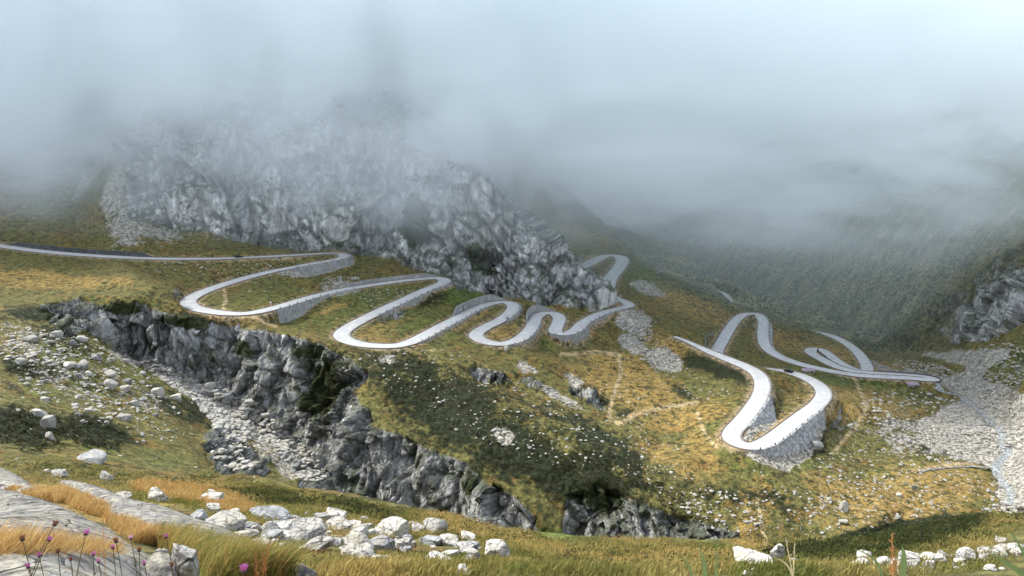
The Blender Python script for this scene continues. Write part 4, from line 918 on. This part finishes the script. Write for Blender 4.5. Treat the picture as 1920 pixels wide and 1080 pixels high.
def thistle(u, v, d, size, lean, mat, label, up=1.):
    h = PD(u, v, d); bx_, by_ = h[0]+lean, h[1]+.05; z0 = gz(bx_, by_); root = empty("thistle", (bx_, by_, z0), label, "thistle", "thistles at the lower left"); L = Vector((bx_, by_, z0)); H = h-np.array(L)
    r_ = size*.82*d/F_PX/2
    ts = np.linspace(0, 1, 9); st = [np.array([H[0]*t**1.6, H[1]*t, H[2]*t]) for t in ts]; tube("stem", st, .0032, .0018, M_STEM, root)
    ax = st[-1]-st[-2]; ax /= np.linalg.norm(ax); s1_ = np.cross(ax, [0, 1, 0]); s1_ /= np.linalg.norm(s1_); s2_ = np.cross(ax, s1_)
    V_ = []; F_ = []; k = 12; prof = [(0, .15), (.35, .75), (.8, 1.), (1.3, .9), (1.7, .55)]
    for i, (hh_, rr) in enumerate(prof):
        for j in range(k): V_.append(st[-1]+ax*hh_*r_*.75+r_*.82*rr*(1+.12*((i+j) % 2))*(math.cos(6.283*j/k)*s1_+math.sin(6.283*j/k)*s2_))
    F_ = [(i*k+j, i*k+(j+1) % k, (i+1)*k+(j+1) % k, (i+1)*k+j) for i in range(len(prof)-1) for j in range(k)]
    fh = mesh_np("flower_head", V_, F_, M_BULB, True, None, root)
    segs = []
    for _ in range(70):
        a_ = rs.uniform(0, 6.283); q_ = math.sqrt(rs.rand()); o_ = (math.cos(a_)*s1_+math.sin(a_)*s2_); p0 = st[-1]+ax*1.1*r_+o_*q_*r_*.4; p1 = p0+ax*r_*rs.uniform(.9, 1.5)*up+o_*q_*r_*.95; segs.append(([p0, (p0+p1)/2+o_*r_*.1, p1], r_*.16))
    strips("petals", segs, mat, fh)
    segs = []
    for _ in range(4):
        t = rs.uniform(.3, .9); p0 = np.array([H[0]*t**1.6, H[1]*t, H[2]*t]); dr = np.array([rs.uniform(-1, 1), rs.uniform(-.6, .6), rs.uniform(.2, .9)])*.035; segs.append(([p0, p0+dr*.6+np.array([0, 0, .004]), p0+dr], .005))
    strips("stem_leaves", segs, M_STEM, root)
for q in [(160, 1004, 3.0, 13, -.16, M_PINK, "tallest bright pink thistle in front of the big slab"), (91, 1015, 3.1, 11, -.22, M_PINK, "pink thistle on a long slanting stalk left of the tallest one"), (246, 1012, 3.2, 9, .01, M_LPINK, "pale pink thistle on a straight dark stalk"), (312, 1010, 3.3, 10, .03, M_PINK, "pink thistle alone against the brown grass, furthest right of the row"),
          (212, 1030, 3.1, 10, -.02, M_PINK, "pink thistle just below the pair of dried heads"), (175, 1043, 3.0, 10, -.05, M_PINK, "pink thistle leaning sideways below the tallest one"), (74, 1045, 3.0, 10, .01, M_PINK, "dull pink thistle low over the orange grass"), (53, 1066, 2.9, 11, .02, M_PINK, "lowest pink thistle at the far left"),
          (185, 1056, 2.9, 9, .01, M_PINK, "small pink thistle just above the bottom edge beside the grey boulder"), (271, 1060, 3.1, 9, .02, M_PINK, "small dark pink thistle in front of the grey cracked boulder"), (458, 1076, 2.9, 20, .0, M_PINK, "big mauve thistle cut by the bottom edge"),
          (101, 986, 3.3, 13, -.25, M_DRY, "brown red dried thistle, the highest of the group"), (43, 1015, 3.2, 14, .02, M_DRY, "shaggy brown dried thistle at the far left"), (218, 1018, 3.2, 12, .01, M_DRY, "dried thistle beside the pale pink one"), (261, 1035, 3.2, 10, -.04, M_DRY, "dark brown dried thistle on a leaning stalk"), (109, 1037, 3.1, 10, -.03, M_DRY, "dark dried thistle in front of the slab, between pink heads"),
          (322, 1063, 3.1, 10, -.03, M_DRY, "reddish dried thistle beside the yellow boulder"), (133, 1052, 3.0, 9, -.02, M_DRY, "small dried thistle under the leaning pink one")]:
    thistle(*q)
def tall_grass(base_uv, d, leaves, plumes, label, lm, pm, name="tall_grass_plant", wl_=.012):
    b = PD(*base_uv, d); z0 = gz(b[0], b[1]); root = empty(name, (b[0], b[1], z0), label, "tall grass", None); L = np.array([b[0], b[1], z0])
    for (u0, v0, um, vm_, u1, v1, w) in leaves:
        p1 = PD(u1, v1, d)-L; pm_ = PD(um, vm_, d)-L; p0 = PD(u0, v0, d)-L; g0 = np.array([p0[0]*.3, 0, 0.]); pts = [g0]+[(1-t)**2*p0+2*t*(1-t)*pm_+t*t*p1 for t in np.linspace(0, 1, 9)]
        strips("leaf", [(pts, w*d/F_PX)], lm, root)
    for (u0, v0, u1, v1, wd, n) in plumes:
        p0 = PD(u0, v0, d)-L; p1 = PD(u1, v1, d)-L; g0 = np.array([p0[0]*.4, 0, 0.]); tube("stalk", [g0, p0*.6+g0*.4, p0, p0*.5+p1*.5, p1], .0025, .0012, pm, root); segs = []
        for _ in range(n):
            t = rs.rand(); c_ = p0+(p1-p0)*t; L_ = wd*d/F_PX*rs.uniform(.5, 1.)*(1-.6*t); a_ = rs.uniform(-1.1, 1.1); q_ = c_+np.array([math.sin(a_)*L_, rs.uniform(-.4, .4)*L_, math.cos(a_)*L_]); segs.append(([c_, (c_+q_)/2+np.array([0, 0, L_*.05]), q_], .0022))
        strips("plume", segs, pm, root)
tall_grass((1487, 1085), 2.6, [(1487, 1085, 1480, 1050, 1450, 1046, 4)], [(1487, 1080, 1473, 1010, 13, 16), (1488, 1070, 1490, 1018, 9, 14)], "cream coloured dry grass ear in front of the right stone field", M_STRAW, M_STRAW)
tall_grass((1690, 1090), 2.4, [(1690, 1090, 1700, 1040, 1690, 1022, 12), (1655, 1085, 1650, 1040, 1600, 1030, 5)], [(1675, 1080, 1672, 1002, 22, 60)], "orange brown grass plume with a curled green leaf on the right", M_BLADE, M_RUST)
tall_grass((1325, 1110), 2.3, [(1322, 1100, 1325, 1050, 1308, 1022, 8), (1300, 1100, 1300, 1060, 1270, 1035, 5), (1342, 1100, 1343, 1050, 1345, 1008, 4)], [], "green grass blades rising from the bottom edge right of the middle", M_BLADE, M_BLADE)
tall_grass((1935, 1130), 2.2, [(1935, 1120, 1930, 1020, 1872, 975, 5), (1940, 1100, 1890, 1050, 1850, 1035, 9), (1945, 1090, 1900, 1060, 1870, 1050, 10), (1945, 1060, 1930, 1030, 1900, 1020, 7)], [], "broad green blades reaching in from the right edge", M_BLADE, M_BLADE)
tall_grass((486, 1095), 4.5, [], [(484, 1085, 478, 1040, 20, 60), (492, 1080, 505, 1016, 20, 80), (500, 1085, 488, 1030, 20, 50)], "fluffy rust orange grass plume beside the flat slab", M_RUST, M_RUST, "rusty_grass_plant")
tall_grass((196, 1085), 4.2, [], [(196, 1060, 194, 992, 8, 40)], "thin rust coloured grass stem behind the thistles", M_RUST, M_RUST, "rusty_grass_plant")
# ---- cars on the road
def simple(name, c, rough=.5, metal=0.):
    g = NT(name); g.b.inputs["Base Color"].default_value = tuple(c)+(1,); g.b.inputs["Roughness"].default_value = rough; g.b.inputs["Metallic"].default_value = metal; return g.m
M_PAINT = simple("dark_paint", (.018, .02, .025), .25); M_GLASS = simple("car_glass", (.03, .035, .04), .1); M_TYRE = simple("tyre", (.02, .02, .02), .9); M_RIM = simple("rim", (.35, .35, .36), .35, .8); M_LAMP = simple("lamp_glass", (.7, .7, .65), .2)
def prism(name, prof, w, mat, parent, loc=(0, 0, 0), taper=1., bev=.05):
    bm = bmesh.new(); A_ = [bm.verts.new((x, -w/2*(taper if z > .95 else 1), z)) for x, z in prof]; B_ = [bm.verts.new((x, w/2*(taper if z > .95 else 1), z)) for x, z in prof]
    bm.faces.new(A_); bm.faces.new(B_[::-1]); n = len(prof)
    for i in range(n): bm.faces.new((A_[i], B_[i], B_[(i+1) % n], A_[(i+1) % n]))
    bmesh.ops.recalc_face_normals(bm, faces=bm.faces[:])
    if bev: bmesh.ops.bevel(bm, geom=bm.edges[:], offset=bev, segments=2, affect='EDGES')
    me = bpy.data.meshes.new(name); bm.to_mesh(me); bm.free(); me.materials.append(mat); o = bpy.data.objects.new(name, me); COL.objects.link(o); o.location = loc; o.parent = parent; return o
def wheel(parent, x, y):
    for nm, r_, w, mt in (("wheel", .33, .22, M_TYRE), ("rim", .2, .235, M_RIM)):
        bm = bmesh.new(); bmesh.ops.create_cone(bm, cap_ends=True, segments=20, radius1=r_, radius2=r_, depth=w)
        for v in bm.verts: v.co = Vector((v.co.x, v.co.z, v.co.y))
        me = bpy.data.meshes.new(nm); bm.to_mesh(me); bm.free(); me.materials.append(mt); o = bpy.data.objects.new(nm, me); COL.objects.link(o)
        if nm == "wheel": o.parent = parent; o.location = (x, y, .33); wh = o
        else: o.parent = wh
def car(u, v, nm, label):
    P_ = ROADS[nm][0]; i = near_idx(nm, (u, v)); p = P_[i]; d = P_[min(i+3, len(P_)-1)]-P_[max(i-3, 0)]; root = empty("car", (p[0], p[1], p[2]+.04), label, "car", None, math.atan2(d[1], d[0]))
    prism("body", [(-2.2, .35), (-2.25, .75), (-2.05, .98), (-1.2, 1.0), (.9, .98), (1.9, .85), (2.2, .68), (2.2, .33)], 1.78, M_PAINT, root)
    prism("windows", [(-2.0, .94), (-1.55, 1.38), (.2, 1.40), (1.0, .94)], 1.6, M_GLASS, root, taper=.82)
    prism("roof", [(-1.5, 1.36), (-1.4, 1.44), (.1, 1.46), (.22, 1.37)], 1.36, M_PAINT, root, bev=.02)
    for x in (-1.35, 1.4):
        for y in (-.8, .8): wheel(root, x, y)
    for y in (-.6, .6): prism("headlight", [(2.1, .55), (2.1, .7), (2.235, .68), (2.235, .55)], .35, M_LAMP, root, (0, y, 0), bev=.01)
car(450, 482, "upper", "dark car driving on the long straight of the upper road"); car(1477, 697, "lower", "black car on the lower road above the lowest hairpin")
# ---- sign post, pillars, sheds, low wall, footbridge, stream
M_WHITE = simple("white_paint", (.8, .8, .78), .6); M_MAUVE = NT("mauve_roof"); nn = M_MAUVE.noise(M_MAUVE.pos(), 2., 3); M_MAUVE.link(M_MAUVE.mixc(nn, (.20, .16, .19, 1), (.34, .28, .32, 1)), M_MAUVE.b.inputs["Base Color"]); M_MAUVE = M_MAUVE.m
def box(name, sx, sy, sz, loc, mat, parent=None, rz=0, bev=.03):
    bm = bmesh.new(); bmesh.ops.create_cube(bm, size=1.)
    for v in bm.verts: v.co = Vector((v.co.x*sx, v.co.y*sy, (v.co.z+.5)*sz))
    if bev: bmesh.ops.bevel(bm, geom=bm.edges[:], offset=bev, segments=2, affect='EDGES')
    me = bpy.data.meshes.new(name); bm.to_mesh(me); bm.free(); me.materials.append(mat); o = bpy.data.objects.new(name, me); COL.objects.link(o); o.location = loc; o.rotation_euler = (0, 0, rz)
    if parent: o.parent = parent
    return o
l, _ = hit(508, 573); sg = empty("signpost", l, "small white sign on a post inside the second left bend", "sign"); box("post", .16, .16, 1.7, (0, 0, -.1), M_WHITE, sg); box("panel", .8, .08, .55, (0, -.12, 1.2), M_WHITE, sg, bev=.01)
for u, v, h, lb in ((868, 583, 3.2, "dark stone buttress standing in front of the tall pale wall"), (897, 592, 1.9, "short dark pillar at the road edge above the third left bend"), (951, 606, 3.6, "thin pale pillar at the end of the wall under the third right hairpin")):
    l, _ = hit(u, v)
    if l: tag(box("stone_pillar", 1.1 if h < 3.5 else .8, .8, h, (l.x, l.y, l.z-.3), M_DWALL if h < 3.5 else M_WALL, bev=.08), lb, "pillar")
for u, v, w, lb in ((1515, 697, 6., "low shed with a mauve roof just above the black car's road"), (1711, 723, 6., "low shed with a mauve roof below the far right bend of road")):
    l, _ = hit(u, v); e = empty("shed", (l.x, l.y, l.z-.4), lb, "shed", None, .1); box("wall", w*.9, 2.6, 1.3, (0, 0, 0), M_WALL, e); rf = box("roof", w, 3.2, .18, (0, 0, 1.36), M_MAUVE, e, bev=.03); rf.rotation_euler = (.22, 0, 0); box("door", .9, .06, 1.0, (w*.2, -1.33, .1), M_POST, e, bev=0)
def drape(name, pix, hw, zoff, mat, label=None, cat=None, kind=None, thick=None, nx=5):
    P_ = catmull([np.array(hit(u, v)[0]) for u, v in pix], .8); 
    for _ in range(8): P_[1:-1] = .25*P_[:-2]+.5*P_[1:-1]+.25*P_[2:]
    d = np.gradient(P_, axis=0); n = np.stack([d[:, 1], -d[:, 0]], 1); n /= np.linalg.norm(n, axis=1)[:, None]+1e-9; ww = hw*(1+.35*pn(P_[:, 0]/5, P_[:, 1]/5, P_[:, 2]*0)); k = np.linspace(-1, 1, nx)
    X = P_[:, 0, None]+n[:, 0, None]*k*ww[:, None]; Y = P_[:, 1, None]+n[:, 1, None]*k*ww[:, None]; Z = np.array([[gz(a, b) or -110 for a, b in zip(r1, r2)] for r1, r2 in zip(X, Y)])
    Z = blur(np.repeat(Z.mean(1, keepdims=True), nx, 1)*.5+Z*.5, 3, 0)+zoff
    if thick: Z = blur(Z, 4, 0); X = np.hstack([X[:, :1], X, X[:, -1:]]); Y = np.hstack([Y[:, :1], Y, Y[:, -1:]]); Z = np.hstack([Z[:, :1]-thick, Z, Z[:, -1:]-thick])
    o = build_grid(name, X, Y, Z); o.data.materials.append(mat)
    if label: tag(o, label, cat, None, kind)
    elif kind: o["kind"] = kind
    return o
wt = NT("stream_water"); P = wt.pos(); n_ = wt.noise(P, 1.1, 5, .7); wt.link(wt.mixc(wt.ramp(n_, .44, .68), (.10, .11, .105, 1), (.55, .56, .54, 1)), wt.b.inputs["Base Color"]); wt.b.inputs["Roughness"].default_value = .45; wt.bump(n_, .2, .7)
drape("stream", [(1700, 692), (1752, 717), (1795, 741), (1832, 766), (1862, 796), (1884, 830), (1892, 852), (1872, 872), (1880, 897), (1903, 925), (1895, 948)], 2.2, .06, wt.m, kind="structure")
drape("low_wall", [(1728, 886), (1760, 880), (1800, 877), (1826, 874)], .3, .35, M_WALL, "long low dry stone wall holding the tan path beside the stream", "wall", "thing", 1.4)
l, _ = hit(1838, 880); fb = empty("footbridge", (l.x, l.y, l.z+.5), "small flat footbridge over the stream at the end of the tan path", "bridge", None, -.25); box("deck", 6., 1.3, .25, (0, 0, .3), M_WALL, fb)
for x in (-2.8, 2.8): box("abutment", .6, 1.4, 1.6, (x, 0, -1.3), M_DWALL, fb)
# ------------------------------------------------------------------ low cloud
if CLOUD:
    me = bpy.data.meshes.new("cloud_bank"); bm = bmesh.new(); bmesh.ops.create_cube(bm, size=1.)
    bx = (-1500, 1900, 380, 2800, -260, 305)
    for v in bm.verts:
        v.co = Vector((bx[0] if v.co.x < 0 else bx[1], bx[2] if v.co.y < 0 else bx[3], bx[4] if v.co.z < 0 else bx[5]))
    bm.to_mesh(me); bm.free(); ob = bpy.data.objects.new("cloud_bank", me); COL.objects.link(ob)
    ob["kind"] = "stuff"; ob["label"] = "low grey white cloud hanging over the mountains and valley"; ob["category"] = "cloud"
    m = bpy.data.materials.new("cloud"); m.use_nodes = True; t = m.node_tree; t.nodes.clear()
    k = NT.__new__(NT); k.m = m; k.t = t; k.n = t.nodes; k.l = t.links
    out = t.nodes.new("ShaderNodeOutputMaterial"); pv = t.nodes.new("ShaderNodeVolumePrincipled"); k.link(pv.outputs[0], out.inputs["Volume"])
    P = k.pos(); sx = t.nodes.new("ShaderNodeSeparateXYZ"); k.link(P, sx.inputs[0])
    x, y, z = sx.outputs
    n = k.noise(k.scl(P, 1, 1, 1.3), .0065, 5, .6)
    mp = t.nodes.new('ShaderNodeMapping'); mp.inputs['Rotation'].default_value = (.0, .55, .3); mp.inputs['Scale'].default_value = (.55, .7, 1.7); k.link(P, mp.inputs['Vector'])
    n2 = k.noise(mp.outputs[0], .020, 6, .66)
    n3_ = k.noise(k.scl(P, 1.3, .8, 1.), .012, 6, .65)
    hb = k.math('ADD', z, k.math('ADD', k.math('MULTIPLY', k.math('SUBTRACT', n, .5), 300.), k.math('MULTIPLY', k.math('SUBTRACT', n2, .5), 230.)))
    hb = k.math('ADD', k.math('ADD', hb, k.ramp(x, -60., 160., 50., -62.)), k.math('MULTIPLY', k.math('SUBTRACT', y, 440.), .13))
    den = k.ramp(hb, -50., 60., 0., 1.)
    den.node.interpolation_type = 'SMOOTHSTEP'
    den = k.math('MULTIPLY', k.math('MULTIPLY', den, den), k.math('MULTIPLY', k.ramp(n3_, .36, .64, .0025, .0165), k.ramp(x, 0., 300., 1., .7)))
    den = k.math('MULTIPLY', den, k.ramp(y, 405., 470., 0, 1))
    wis = k.math('MULTIPLY', k.ramp(n2, .46, .66, 0., .013), k.math('MULTIPLY', k.ramp(k.math('ADD', z, k.math('MULTIPLY', k.math('SUBTRACT', y, 440.), .10)), -85., -15., 0., 1.), k.ramp(y, 410., 440., 0., 1.)))
    haze = k.math('MULTIPLY', k.ramp(y, 385., 460., 0., 1.), k.math('MULTIPLY', k.ramp(z, -120., -40., .45, 1.), .0014))
    veil = k.math('MULTIPLY', k.math('MULTIPLY', k.ramp(z, -64., -12., 0., .013), k.ramp(x, 120., -20., 0., 1.)), k.math('MULTIPLY', k.ramp(y, 398., 420., 0., 1.), k.ramp(n3_, .38, .6, .3, 1.5)))
    wis = k.math('ADD', wis, veil)
    den = k.math('MULTIPLY', k.math('ADD', k.math('ADD', den, wis), haze), k.ramp(z, 130., 300., 1., 0.))
    k.link(den, pv.inputs["Density"])
    pv.inputs["Color"].default_value = (.93, .98, 1, 1); pv.inputs["Anisotropy"].default_value = 0.0
    me.materials.append(m)
    m.cycles.volume_step_rate = 1.0 if hasattr(m, 'cycles') else 1
    SC.cycles.volume_step_rate = 0.5
